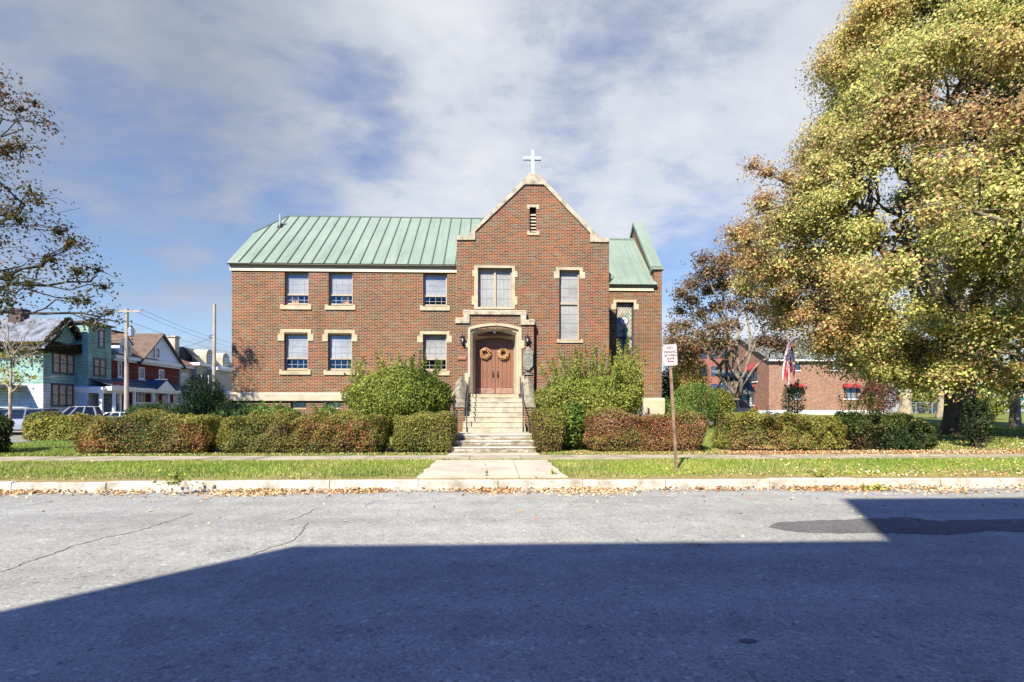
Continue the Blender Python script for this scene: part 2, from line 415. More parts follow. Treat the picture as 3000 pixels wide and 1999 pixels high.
def np_mesh(name, v, f, mats, cols=None, smooth=False, parent=None):
    off = Vector(parent['_w']) if parent is not None else Vector((0,0,0))
    v = np.asarray(v, np.float32) - np.array(off, np.float32)
    me = bpy.data.meshes.new(name); k = f.shape[1]
    me.vertices.add(len(v)); me.vertices.foreach_set('co', v.ravel())
    me.loops.add(f.size); me.loops.foreach_set('vertex_index', f.astype(np.int32).ravel())
    me.polygons.add(len(f)); me.polygons.foreach_set('loop_start', np.arange(0, f.size, k, dtype=np.int32))
    me.polygons.foreach_set('loop_total', np.full(len(f), k, np.int32))
    if smooth: me.polygons.foreach_set('use_smooth', np.ones(len(f), bool))
    me.update(calc_edges=True)
    if cols is not None:
        a = me.color_attributes.new('leafcol', 'FLOAT_COLOR', 'POINT')
        c4 = np.concatenate([cols, np.ones((len(cols), 1))], 1).astype(np.float32); a.data.foreach_set('color', c4.ravel())
    for m in (mats if isinstance(mats, (list, tuple)) else [mats]): me.materials.append(m)
    o = bpy.data.objects.new(name, me); COL.objects.link(o); o['_w'] = list(off)
    if parent is not None: o.parent = parent
    return o
# turf / soil material: green turf, straw by the kerb, mulch under the hedges
m, nt, b, out = newmat('turf and soil'); P = pos(nt)
s3 = nt.nodes.new('ShaderNodeSeparateXYZ'); nt.links.new(P, s3.inputs[0])
n1 = noise(nt, P, .8, 6, .6); n2 = noise(nt, P, 9, 4, .6); n3 = noise(nt, P, 45, 2)
gr = ramp(nt, [(.3, (.075,.10,.022)), (.5, (.13,.155,.035)), (.68, (.22,.19,.07))]); nt.links.new(n2, gr.inputs[0])
soil = ramp(nt, [(.3, (.09,.06,.035)), (.5, (.20,.14,.075)), (.7, (.33,.25,.13))]); nt.links.new(n3, soil.inputs[0])
def band(y0, y1, soft):
    w = math_n(nt, 'ADD', s3.outputs[1], math_n(nt, 'MULTIPLY', math_n(nt, 'SUBTRACT', n1, .5), 2.2))
    a = nt.nodes.new('ShaderNodeMapRange'); a.inputs['From Min'].default_value = y0-soft; a.inputs['From Max'].default_value = y0+soft; nt.links.new(w, a.inputs['Value'])
    c = nt.nodes.new('ShaderNodeMapRange'); c.inputs['From Min'].default_value = y1-soft; c.inputs['From Max'].default_value = y1+soft; nt.links.new(w, c.inputs['Value'])
    return math_n(nt, 'SUBTRACT', a.outputs[0], c.outputs[0])
fac = math_n(nt, 'ADD', math_n(nt, 'MULTIPLY', band(9, 10.9, .25), .8), band(16.3, 17.8, .35))
nt.links.new(mix(nt, fac, gr.outputs[0], soil.outputs[0]), b.inputs['Base Color']); b.inputs['Roughness'].default_value = .95
b.inputs['Specular IOR Level'].default_value = .1
bump(nt, b, n3, .6, .03); M['turf'] = m
# asphalt
def asphalt(name, c, sp_l, sp_d):
    m, nt, b, out = newmat(name); P = pos(nt)
    big = noise(nt, P, .22, 5, .6, .4); med = noise(nt, P, 2.2, 5, .65); 
    v = N(nt, 'ShaderNodeTexVoronoi', Scale=70.0); nt.links.new(P, v.inputs['Vector'])
    v2 = N(nt, 'ShaderNodeTexVoronoi', Scale=26.0); nt.links.new(P, v2.inputs['Vector'])
    sc = nt.nodes.new('ShaderNodeSeparateColor'); nt.links.new(v.outputs['Color'], sc.inputs[0])
    sc2 = nt.nodes.new('ShaderNodeSeparateColor'); nt.links.new(v2.outputs['Color'], sc2.inputs[0])
    r0 = ramp(nt, [(.3, tuple(x*.84 for x in c)), (.55, c), (.75, tuple(x*1.13 for x in c))]); nt.links.new(big, r0.inputs[0])
    mpl = nt.nodes.new('ShaderNodeMapping'); mpl.inputs['Scale'].default_value = (.06, 1.0, 1); nt.links.new(P, mpl.inputs['Vector']); lane = noise(nt, mpl.outputs[0], 1.1, 4, .6, .3)
    rl = ramp(nt, [(.3, (.86,)*3), (.5, (1,)*3), (.7, (1.1,)*3)]); nt.links.new(lane, rl.inputs[0])     # wheel-worn lanes along the street
    st_n = noise(nt, P, .55, 5, .62, .6); rs = ramp(nt, [(.62, (1,)*3), (.74, (.72,)*3)]); nt.links.new(st_n, rs.inputs[0])                  # oil and damp stains
    r1 = ramp(nt, [(.28, (.82,)*3), (.7, (1.12,)*3)]); nt.links.new(med, r1.inputs[0])
    r2 = ramp(nt, [(0, (sp_d,)*3), (.18, (.86,)*3), (.6, (1,)*3), (.86, (1.12,)*3), (1, (sp_l,)*3)]); nt.links.new(sc.outputs[0], r2.inputs[0])
    r3 = ramp(nt, [(0, (.6,)*3), (.06, (.97,)*3), (.94, (1.0,)*3), (1, (1.4,)*3)]); nt.links.new(sc2.outputs[1], r3.inputs[0])
    c0 = mix(nt, 1, mix(nt, 1, r0.outputs[0], rl.outputs[0], 'MULTIPLY'), rs.outputs[0], 'MULTIPLY')
    c1 = mix(nt, 1, mix(nt, 1, mix(nt, 1, c0, r1.outputs[0], 'MULTIPLY'), r2.outputs[0], 'MULTIPLY'), r3.outputs[0], 'MULTIPLY')
    nt.links.new(c1, b.inputs['Base Color']); b.inputs['Roughness'].default_value = .9; b.inputs['Specular IOR Level'].default_value = .15
    bump(nt, b, sc.outputs[0], .45, .008); return m
M['asphalt'] = asphalt('worn asphalt', (.272,.276,.262), 1.35, .62)
M['asphalt2'] = asphalt('dark asphalt patch', (.115,.114,.116), 1.5, .5)
M['asphalt3'] = asphalt('side street asphalt', (.2,.2,.2), 1.3, .7)
M['crack'] = pm('crack filler', (.05,.05,.045), .9, .2)
v, f = ground_mesh()
tag(np_mesh('ground', v, f, M['turf']), 'green and straw coloured turf ground round the church and houses', 'ground', kind='structure')
r = MB(); r.add([(-260,-5.5,0),(260,-5.5,0),(260,10.36,0),(-260,10.36,0)], [(0,1,2,3)])
road = tag(r.build('road', M['asphalt']), 'worn pale grey asphalt road across the foreground', 'road', kind='structure')
def gp(px, py, z=0.0):
    dx, dy, dz = _d(px, py); t = (z - CAMH)/dz; return (dx*t, dy*t)
def strip(mb, pts, w, z):
    pts = [Vector((p[0], p[1], z)) for p in pts]
    for i in range(len(pts)-1):
        a, c = pts[i], pts[i+1]; d = (c-a).normalized(); nrm = Vector((-d.y, d.x, 0))
        w0 = w*random.uniform(.5, 1.3); w1 = w*random.uniform(.5, 1.3)
        mb.add([a-nrm*w0, c-nrm*w1, c+nrm*w1, a+nrm*w0], [(0,1,2,3)])
def wiggle(pts, n=6, amp=.03):
    o = []
    for i in range(len(pts)-1):
        for k in range(n):
            t = k/n; o.append((pts[i][0]+(pts[i+1][0]-pts[i][0])*t + random.uniform(-amp, amp), pts[i][1]+(pts[i+1][1]-pts[i][1])*t + random.uniform(-amp, amp)))
    o.append(pts[-1]); return o
c7 = lambda L: [gp(x/1.961, 1400+y/1.961) for x, y in L]
for L, w in (([(-60,575),(0,545),(180,480),(300,440),(430,390),(600,345),(720,325),(850,290),(1000,240),(1110,205)], .007),
          ([(1450,445),(1560,400),(1640,380),(1710,345),(1740,300),(1770,260)], .006),
          ([(0,190),(140,165),(300,135)], .006), ([(1655,245),(1720,228),(1780,200),(1795,185)], .007), ([(2090,165),(2150,140),(2190,130)], .006)):
    cm = MB(); strip(cm, wiggle(c7(L), 7, .02), w, .004); cm.build('crack', M['crack'], road)
# darker resurfaced patch reaching in from the right
c6 = lambda x, y: gp(1950 + x/2.241, 1350 + y/2.241)
top = [(670,436),(740,405),(900,398),(1050,392),(1270,385),(1420,380),(1560,372),(1680,384),(1800,400),(1900,392),(2100,388),(2350,382),(2700,372),(3200,360)]
bot = [(3200,480),(2700,474),(2350,470),(2130,460),(1950,478),(1880,488),(1700,484),(1500,478),(1300,474),(1150,480),(960,474),(860,467),(760,455),(700,442)]
def jag(L, amp):
    o = []
    for i in range(len(L)-1):
        n = max(1, int(abs(L[i+1][0]-L[i][0])/25))
        for k in range(n):
            t = k/n; o.append((L[i][0]+(L[i+1][0]-L[i][0])*t, L[i][1]+(L[i+1][1]-L[i][1])*t + random.uniform(-amp, amp)))
    o.append(L[-1]); return o
pp = [c6(*q) for q in jag(top, 2.5) + jag(bot, 2.5)]
pm_ = MB(); pm_.add([(x, y, .004) for x, y in pp], [tuple(range(len(pp)))[::-1]])
tag(pm_.build('road_patch', M['asphalt2']), 'long dark asphalt patch in the road on the right', 'road patch', kind='structure')
ps = MB(); ps.add([(x, y, .004) for x, y in [gp(478,1715),]]*0 or [(gp(2190,1879)[0]+.07*math.cos(a), gp(2190,1879)[1]+.035*math.sin(a), .004) for a in np.linspace(0, 2*PI, 14)[:-1]], [tuple(range(13))])
ps.build('crack', M['asphalt2'], road)
# kerb of split granite stones
kb = MB(); x = -60.0
while x < 60:
    L = random.uniform(1.5, 2.5); h = .205 + random.uniform(-.012, .01); yo = random.uniform(-.012, .012)
    n = 6
    for k in range(n):
        xa = x + .006 + (L-.012)*k/n; xb = x + .006 + (L-.012)*(k+1)/n
        j0 = yo
        kb.add([(xa,10.35+j0-.02,-.05),(xb,10.35+j0-.02,-.05),(xb,10.35+j0,h-.015),(xa,10.35+j0,h-.015),(xa,10.365+j0,h),(xb,10.365+j0,h),(xb,10.51,h),(xa,10.51,h),(xa,10.51,-.05),(xb,10.51,-.05)],
               [(0,1,2,3),(3,2,5,4),(4,5,6,7),(7,6,9,8)] + ([(0,3,4,7,8)] if k == 0 else []) + ([(1,9,6,5,2)] if k == n-1 else []))
    x += L
M['granite'] = pm('split granite', (.42,.39,.335), .9, .24, 3.2, 16, .9, c2=(.24,.215,.17))
tag(kb.build('kerb', M['granite']), 'pale rough granite kerb along the far edge of the road', 'kerb', kind='structure')
# pavement flags and the slab across the verge
sw = MB(); x = -60.0
while x < 60:
    z = .235 + random.uniform(-.006, .006)
    sw.box(x+.008, x+1.51, 14.6, 15.9, .1, z); x += 1.52
M['walk2'] = pm('old pavement concrete', (.31,.27,.20), .9, .2, 1.4, 30, .2, c2=(.17,.14,.095))
tag(sw.build('sidewalk', M['walk2']), 'grey concrete pavement between verge and hedges', 'sidewalk', kind='structure')
ep = MB()
for xa, xb in ((-1.62, .52), (.535, 1.5)):
    n = 9; ys_ = np.linspace(10.70, 14.36, n)
    pl = [(xa + (random.uniform(-.05, .06) if xa < 0 else 0), y) for y in ys_]; pr = [(xb + (random.uniform(-.06, .05) if xb > 1 else 0), y) for y in ys_]
    ep.prismz(pl[::-1] + pr if False else [*pr, *pl[::-1]], .1, .232)
ep.box(-1.45, 1.42, 15.93, 16.78, .1, .236)
tag(ep.build('entrance_path', M['walk']), 'pale concrete slab crossing the verge to the church steps', 'path', kind='structure')
# side street with the parked cars, far pavement
ss = MB(); 
ss.add([(-30.2,19,.13),(-20.2,19,.13),(-20.2,140,.13),(-30.2,140,.13)], [(0,1,2,3)])
ss.add([(-30.2,10.3,.005),(-20.2,10.3,.005),(-20.2,19,.13),(-30.2,19,.13)], [(0,1,2,3)])
tag(ss.build('side_street', M['asphalt3']), 'grey side street on the left with parked cars', 'street', kind='structure')
sd = MB(); sd.box(-32.6, -30.2, 19, 140, 0, .24)
tag(sd.build('far_sidewalk', M['walk2']), 'pavement in front of the terrace houses on the left', 'sidewalk', kind='structure')
dv = MB(); n = 14
for i in range(n):
    ya, yb = 33+i*.6, 33+(i+1)*.6
    xs_ = np.linspace(10.5, 24, 8)
    for k in range(7):
        dv.add([(xs_[k], ya, float(g(xs_[k],ya))+.03), (xs_[k+1], ya, float(g(xs_[k+1],ya))+.03), (xs_[k+1], yb, float(g(xs_[k+1],yb))+.03), (xs_[k], yb, float(g(xs_[k],yb))+.03)], [(0,1,2,3)])
tag(dv.build('driveway', M['asphalt3']), 'grey driveway behind the hedges beside the brown tree', 'driveway', kind='structure')
# ================================================================== THE CHURCH
YL, YB, YR, YP, YD = 22.2, 21.8, 24.8, 21.5, 22.25      # left wing, gable block, right wing, porch, door
ch = thing('church', (0, 24, .9), 'brick church with green metal roof, stone trimmed gable and rose brown double door', 'church')
X = lambda px, Y: AX(px, Y)
Z = lambda py, Y, px=1500: AZ(py, Y, px)
GZ = .5
xl0, xl1 = X(679, YL), X(1339, YL)
xb0, xb1 = X(1338, YB), X(1784.5, YB)
xr0, xr1 = X(1700, YR), X(1939, YR)
zfr = Z(795, YL, 800)                                   # underside of the frieze, left wing
# ---- windows: (px0, px1, top, sill top, kind)
def rect(px0, px1, pt, pb, Y):
    return (X(px0, Y), X(px1, Y), Z(pb, Y, (px0+px1)/2), Z(pt, Y, (px0+px1)/2))
up = [rect(834, 904, 798, 893, YL), rect(963, 1033, 799, 894.5, YL), rect(1239.5, 1309.5, 803, 897, YL)]
lo = [rect(833, 902, 978, 1085, YL), rect(961, 1031, 979, 1086, YL), rect(1239, 1309, 981, 1087, YL)]
bs = [rect(851, 897, 1177, 1199, YL), rect(955, 1000, 1177, 1199, YL)]
up = [(a, b_, c, min(d, zfr-.002)) for a, b_, c, d in up]
w = MB(); w.wall(('y', YL), xl0, xl1, GZ, zfr, up + lo + bs, .3)
w.add([(xl0,YL,GZ),(xl0,YL,zfr),(xl0,30.2,zfr),(xl0,30.2,GZ)], [(3,2,1,0)])
ztop = Z(690, 24.26, 730)
w.prismx([(YL+.01, zfr), (30.2, zfr), (26+1.7, 9.75), (26-1.7, 9.75)], xl0-.0, xl0+.25)
w.add([(xl0,30.2,GZ),(xr1,30.2,GZ),(xr1,30.2,zfr),(xl0,30.2,zfr)], [(3,2,1,0)])
w.build('wall', M['brick'], ch)
def window(name, r, Y, kind='sash', lab=None):
    x0, x1, z0, z1 = r; D = .15 if kind != 'stained' else .16; pl = ('y', Y)
    f = MB(); f.ring(pl, x0+.004, x1-.004, z0+.004, z1-.004, .055, -D-.06, -D+.02)
    zm = z0 + (z1-z0)*.33
    if kind == 'sash':
        f.pbox(pl, x0+.06, x1-.06, zm-.03, zm+.03, -D-.05, -D+.012); f.pbox(pl, x0+.06, x1-.06, z0+.06, z0+.10, -D-.05, -D)
    if kind == 'double':
        xm = (x0+x1)/2; f.pbox(pl, xm-.045, xm+.045, z0+.06, z1-.06, -D-.05, -D+.012)
    if kind == 'tall':
        zm = z0 + (z1-z0)*.525; f.pbox(pl, x0+.06, x1-.06, zm-.045, zm+.045, -D-.05, -D+.012)
    wo_ = f.build(name, M['winframe_d'] if kind == 'stained' else M['winframe'], ch)
    if lab: wo_['label'] = lab
    bk = MB(); bk.pbox(pl, x0, x1, z0, z1, -D-.42, -D-.40); bk.build('interior', M['interior'], wo_)
    if kind == 'sash':
        bl = MB(); bl.pbox(pl, x0+.05, x1-.05, zm, z1-.05, -D-.055, -D-.050)
        if lab and 'amber' in lab:
            bl.cur = 1; bl.pbox(pl, x0+.07, x0+.07+(.27 if 'edge' in lab else .0)+.12, z0+.08, zm-.03, -D-.2, -D-.19) if 'edge' in lab else bl.pbox(pl, (x0+x1)/2+.02, (x0+x1)/2+.26, z0+.08, zm-.03, -D-.2, -D-.19)
        bl.build('blind', [M['blind'], M['amber']], wo_)
    elif kind in ('double', 'tall', 'blindfull'):
        bl = MB(); bl.pbox(pl, x0+.05, x1-.05, z0+.05, z1-.05, -D-.055, -D-.050); bl.build('blind', M['blind'], wo_)
    if kind in ('sash', 'double', 'tall'):
        md = -D-.046
        mu = MB(); nx = {'sash': 4, 'double': 8, 'tall': 4}[kind]; nz = {'sash': 6, 'double': 4, 'tall': 8}[kind]
        for i in range(1, nx):
            xx = x0 + (x1-x0)*i/nx; mu.pbox(pl, xx-.009, xx+.009, z0+.06, z1-.06, md, md+.006)
        for j in range(1, nz):
            zz_ = z0 + (z1-z0)*j/nz; mu.pbox(pl, x0+.06, x1-.06, zz_-.009, zz_+.009, md+.001, md+.007)
        mu.build('muntin', M['muntin'], wo_)
    if kind != 'stained':
        pn = MB(); pn.pbox(pl, x0+.05, x1-.05, z0+.05, z1-.05, -D-.032, -D-.028); pn.build('pane', M['glass'], wo_)
    return wo_
def sill(wo_, px0, px1, pt, pb, Y, name='sill', up_=(0, 0)):
    s = MB(); x0, x1 = X(px0, Y), X(px1, Y); z1, z0 = Z(pt, Y, px0), Z(pb, Y, px0)
    s.box(x0, x1, Y-.05, Y+.2, z0, z1-.03); 
    s.add([(x0+.1,Y-.05,z1-.03),(x1-.1,Y-.05,z1-.03),(x1-.1,Y+.14,z1),(x0+.1,Y+.14,z1)], [(0,1,2,3)])
    s.box(x0, x0+.12, Y-.05, Y+.0, z1-.03, z1+.02); s.box(x1-.12, x1, Y-.05, Y+.0, z1-.03, z1+.02)
    s.build(name, M['stone'], wo_)
def lintel(wo_, bx0, bx1, by0, by1, ex0, ex1, ey0, ey1, ix0, ix1, Y):
    """head stone with a lug at each end"""
    s = MB(); d0, d1 = Y-.03, Y+.012
    s.box(X(bx0,Y), X(bx1,Y), d0, d1, Z(by1,Y), Z(by0,Y))
    for a, b_, c, e in ((ex0, ix0, bx0, -1), (ix1, ex1, bx1, 1)):
        s.box(X(a,Y), X(b_,Y), d0, d1, Z(ey1,Y), Z(ey0,Y))
        lo_, hi_ = (bx0, ix0) if e < 0 else (ix1, bx1)
        s.box(X(lo_,Y), X(hi_,Y), d0, d1, Z(ey0,Y), Z(by1,Y))
    s.build('lintel', M['stone'], wo_)
labs_u = ['upper window with an amber edge behind its dark lower sash', 'upper window with an amber strip in the middle of its lower sash', 'upper window with dark lower sash beside the gable']
for i, r in enumerate(up):
    wo_ = window('window', r, YL, 'sash', labs_u[i])
    p = [(822, 913, 893, 907), (952.5, 1042, 894.5, 908), (1231, 1318, 897, 910)][i]; sill(wo_, *p, YL)
for i, r in enumerate(lo):
    wo_ = window('window', r, YL, 'sash', 'lower window under a lugged stone head')
    p = [(819, 911, 1085, 1098), (949, 1041, 1086, 1099), (1228, 1318, 1088, 1100)][i]; sill(wo_, *p, YL)
    a = [(821.5, 912, 968.5, 978, 814.5, 919, 982, 1002, 833, 902), (951, 1040, 970, 979, 945, 1047, 983, 1003, 961, 1031), (1230, 1317, 972, 981, 1222.5, 1324, 985, 1005, 1239, 1309)][i]
    lintel(wo_, *a, YL)
for r in bs: window('window', r, YL, 'blindfull', 'basement window at ground level')
# plinth course
pl_ = MB(); z1, z0 = Z(1151, YL), Z(1175, YL)
pl_.prismx([(YL-.1, z0), (YL-.1, z1-.08), (YL-.003, z1), (YL+.05, z1), (YL+.05, z0)][::-1], xl0-.1, xl1)
pl_.box(xl0-.1, xl0+.003, YL+.051, 30.2, z0, z1-.04)
pl_.build('plinth', M['plinth'], ch)
# ---- left wing eaves and roof
YE = 21.97                                              # the eaves hardly project
ex0, ex1 = X(665, YE), xb0+2.2
zev = Z(769, YE, 700); yrid = 26.0; zrid = Z(636, yrid, 1000)
xe = ex0
fz = MB(); fz.box(xl0-.06, xl1, YL-.06, YL+.05, zfr, Z(782.5, YL-.06, 800)); fz.build('frieze', M['frieze'], ch)
so = MB(); zs = Z(782.5, YL-.06, 800)
so.prismx([(YL-.005, zs+.001), (YL-.09, zs+.001), (YE+.03, zev-.05), (YE+.03, zev-.012), (YL, zev-.012)], xe+.05, xl1); so.build('soffit', M['soffit'], ch)
def seamed(mb, p0, p1, q0, q1, n, h=.035, wd=.02, skip=()):
    """roof plane p0-p1 (eave) to q0-q1 (ridge) with standing seams"""
    mb.cur = 0
    p0, p1, q0, q1 = map(Vector, (p0, p1, q0, q1)); nrm = (p1-p0).cross(q0-p0).normalized()
    mb.add([p0, p1, q1, q0], [(0,1,2,3)])
    th = nrm*-.03; mb.add([p0, p1, p1+th, p0+th], [(3,2,1,0)])
    mb.cur = 1
    for i in n:
        a = p0.lerp(p1, i); b_ = q0.lerp(q1, i); d = (p1-p0).normalized()*wd
        mb.add([a-d, a+d, b_+d, b_-d, a-d+nrm*h, a+d+nrm*h, b_+d+nrm*h, b_-d+nrm*h], [(4,5,6,7),(0,4,7,3),(1,2,6,5),(0,1,5,4)])
    mb.cur = 0
ro = MB(); xh = -10.45; fh = .60
zh = zev + (zrid-zev)*fh; yh = YE + (yrid-YE)*fh
xo = xe
E = Vector
sx = lambda x: x
# front slope, split where the clipped gable begins
mainL = xo + .95
sp_ = .505
n_s = int((ex1-mainL)/sp_)
seamed(ro, (mainL,YE,zev), (ex1,YE,zev), (mainL,yrid,zrid), (ex1,yrid,zrid), [(.05 + i*sp_)/(ex1-mainL) for i in range(n_s+1) if .05+i*sp_ < ex1-mainL])
ro.add([(xo,YE,zev),(mainL,YE,zev),(mainL,yrid,zrid),(xo,yh,zh)], [(0,1,2,3)])
ro.add([(xo,YE,zev-.03),(mainL,YE,zev-.03),(mainL,YE,zev),(xo,YE,zev)], [(0,1,2,3)])
ro.cur = 1
dr = E((0, yrid-YE, zrid-zev)).normalized(); nn = E((0,-dr.z,dr.y))
for t in (.475,):
    a = E((xo+t,YE,zev)); fr = fh + (1-fh)*t/.95; b_ = a + E((0,(yrid-YE)*fr,(zrid-zev)*fr)); d = E((.02,0,0))
    ro.add([a-d,a+d,b_+d,b_-d,a-d+nn*.035,a+d+nn*.035,b_+d+nn*.035,b_-d+nn*.035], [(4,5,6,7),(0,4,7,3),(1,2,6,5),(0,1,5,4)])
# hip edge roll
ro.tube([(xo,yh,zh),(mainL,yrid,zrid)], .035, 6); ro.tube([(mainL,yrid,zrid+.01),(ex1,yrid,zrid+.01)], .04, 6)
ro.cur = 0
yb2 = 2*yrid-yh; yv2 = 2*yrid-YE
ro.add([(xo,yh,zh),(mainL,yrid,zrid),(xo,yb2,zh)], [(0,1,2)])
ro.add([(xo,yv2,zev),(ex1,yv2,zev),(ex1,yrid,zrid),(mainL,yrid,zrid),(xo,yb2,zh)], [(4,3,2,1,0)])
ro.add([(xo,YE,zev),(xo,yh,zh),(xo,yb2,zh),(xo,yv2,zev),(xo,yv2,zev-.12),(xo,yb2,zh-.12),(xo,yh,zh-.12),(xo,YE,zev-.12)], [(0,1,6,7),(1,2,5,6),(2,3,4,5)])
rf = ro.build('roof', [M['roof'], M['seam']], ch)
vp = MB(); vx, vz = at(821, 661, 24.95); vp.tube([(vx,24.95,vz-.15),(vx,24.95,vz+.52)], .055, 10); vp.cur = 1; vp.lathe(vx, 24.95, [(.16,vz-.12),(.10,vz+.0),(.075,vz+.1)], 10)
vp.build('vent_pipe', [M['steel'], M['black']], rf)
# ---- gable block
zsL, zsR = Z(704, YB, 1340), Z(710, YB, 1780); zs_ = (zsL+zsR)/2
dbl = rect(1400, 1500, 786, 901, YB); tal = rect(1638.5, 1698, 790, 996, YB); lou = rect(1551.5, 1571, 607, 682, YB)
gb = MB()
gb.wall(('y', YB), xb0, xb1, GZ, zs_, [dbl, tal, (X(1371, YP)+.02, X(1528, YP)-.02, GZ+.01, Z(980, YP))], .3)
# triangle above the shoulders, cut round the louvre slot
gl, gr_, zt = (X(1392.5, YB), X(1729, YB), Z(542, YB, 1560)); tl, tr = X(1537, YB), X(1592, YB)
zk = Z(681, YB, 1560)
def lim(z):
    if z <= zk: return gl, gr_
    t = (z-zk)/(zt-zk); return gl+(tl-gl)*t, gr_+(tr-gr_)*t
lv = [zs_, zk] + sorted([lou[2], lou[3]]) + [zt]; lv = sorted(set(lv))
for i in range(len(lv)-1):
    a, c = lv[i], lv[i+1]; l0, r0 = lim(a); l1, r1 = lim(c); mid = (a+c)/2
    if lou[2] < mid < lou[3]:
        gb.add([(l0,YB,a),(lou[0],YB,a),(lou[0],YB,c),(l1,YB,c)], [(0,1,2,3)]); gb.add([(lou[1],YB,a),(r0,YB,a),(r1,YB,c),(lou[1],YB,c)], [(0,1,2,3)])
    else: gb.add([(l0,YB,a),(r0,YB,a),(r1,YB,c),(l1,YB,c)], [(0,1,2,3)])
b0, b1, c0, c1 = lou; D = .3
gb.add([(b0,YB,c0),(b0,YB,c1),(b0,YB+D,c1),(b0,YB+D,c0)], [(0,1,2,3)]); gb.add([(b1,YB,c1),(b1,YB,c0),(b1,YB+D,c0),(b1,YB+D,c1)], [(0,1,2,3)])
gb.add([(xb0,YB,GZ),(xb0,YB,zs_),(xb0,YL+.3,zs_),(xb0,YL+.3,GZ)], [(3,2,1,0)])
gb.add([(xb1,YB,GZ),(xb1,YB,zs_),(xb1,YB+.42,zs_),(xb1,YB+.42,GZ)], [(0,1,2,3)])
zside = Z(800, YB, 1784)
gb.add([(xb1,YB+.42,GZ),(xb1,YB+.42,zside),(xb1,28,zside),(xb1,28,GZ)], [(0,1,2,3)])
# back of the parapet
gb.add([(xb0,YB+.42,zs_-1),(xb1,YB+.42,zs_-1),(xb1,YB+.42,zs_),(gr_,YB+.42,zk),(tr,YB+.42,zt),(tl,YB+.42,zt),(gl,YB+.42,zk),(xb0,YB+.42,zs_)], [tuple(range(8))[::-1]])
gb.build('gable_wall', M['brick2'], ch)
# gable block roof behind the parapet
xm = (xb0+xb1)/2; gr2 = MB(); ztp = Z(560, YB, 1560)-.3
zsd = zside + .15
gr2.add([(xb0-.0,YB+.3,zsd),(xm,YB+.3,ztp),(xm,29,ztp),(xb0-.0,29,zsd)], [(3,2,1,0)])
gr2.add([(xb1+.3,YB+.3,zsd-.25),(xm,YB+.3,ztp),(xm,29,ztp),(xb1+.3,29,zsd-.25)], [(0,1,2,3)])
gr2.prism([(xb1-.02,zsd-.42),(xb1+.3,zsd-.27),(xb1+.3,zsd-.22),(xb1-.02,zsd)], YB+.28, 28.9)
gr2.build('gable_roof', M['roof'], ch)
# coping stones
co = MB(); y0, y1 = YB-.06, YB+.45
px = lambda L: [at(a, c, YB) for a, c in L]
co.prism(px([(1338.5,704),(1392.5,704),(1392.5,679),(1537,542),(1537,524),(1366,694),(1359,690),(1338.5,691)]), y0, y1)
co.prism(px([(1592,542),(1729,684.5),(1729,710),(1785.5,710.5),(1785.5,703),(1777,697.5),(1760,699),(1592,527)]), y0, y1)
co.prism(px([(1537.2,542),(1591.8,542),(1591.8,527),(1580,518),(1573,509.5),(1551,509.5),(1545,516),(1537.2,524)]), y0-.004, y1+.004)
co.build('coping', M['stone_d'], ch)
# louvre
lv_ = MB(); nS = 6
for i in range(nS):
    z = c0 + .06 + (c1-c0-.25)*i/nS
    lv_.add([(b0+.001,YB+.1,z),(b1-.001,YB+.1,z),(b1-.001,YB+.26,z+.13),(b0+.001,YB+.26,z+.13),(b0+.001,YB+.1,z+.03),(b1-.001,YB+.1,z+.03),(b1-.001,YB+.26,z+.16),(b0+.001,YB+.26,z+.16)], [(0,3,2,1),(4,5,6,7),(0,1,5,4)])
lv_.cur = 1; lv_.box(b0-.02, b1+.02, YB+.29, YB+.31, c0, c1)
lo_ = lv_.build('louvre', [M['stone_d'], M['interior']], ch)
s = MB(); s.box(X(1544.5,YB), X(1579,YB), YB-.025, YB+.02, Z(607,YB), Z(600,YB)); s.box(X(1544.5,YB), b0, YB-.025, YB+.02, Z(613,YB), Z(607,YB)); s.box(b1, X(1579,YB), YB-.025, YB+.02, Z(613,YB), Z(607,YB)); s.build('lintel', M['stone_d'], lo_)
s = MB(); s.box(X(1544,YB), X(1580,YB), YB-.04, YB+.1, Z(689,YB), Z(682,YB)); s.box(X(1544,YB), b0, YB-.04, YB+.02, Z(682,YB), Z(676,YB)); s.box(b1, X(1580,YB), YB-.04, YB+.02, Z(682,YB), Z(676,YB)); s.build('sill', M['stone'], lo_)
# double window with full stone surround
wd = window('window', dbl, YB, 'double', 'wide double window in a full stone surround above the porch')
s = MB(); d0, d1 = YB-.03, YB+.012
for a, b_, c, d in ((1389,1400,779,906.5),(1500,1509,779,906.5),(1400,1500,779,786),(1400,1500,901,906.5),(1384,1389,794,812),(1509,1516,794,812),(1382,1389,869.5,894),(1509,1516,869.5,894)):
    s.box(X(a,YB), X(b_,YB), d0, d1, Z(d,YB), Z(c,YB))
s.build('surround', M['stone'], wd)
wt = window('window', tal, YB, 'tall', 'tall narrow window of two lights with leaded panes')
lintel(wt, 1629, 1707, 782.5, 790, 1622.5, 1714, 795.5, 815, 1638.5, 1698, YB); sill(wt, 1631, 1708, 996, 1005, YB)
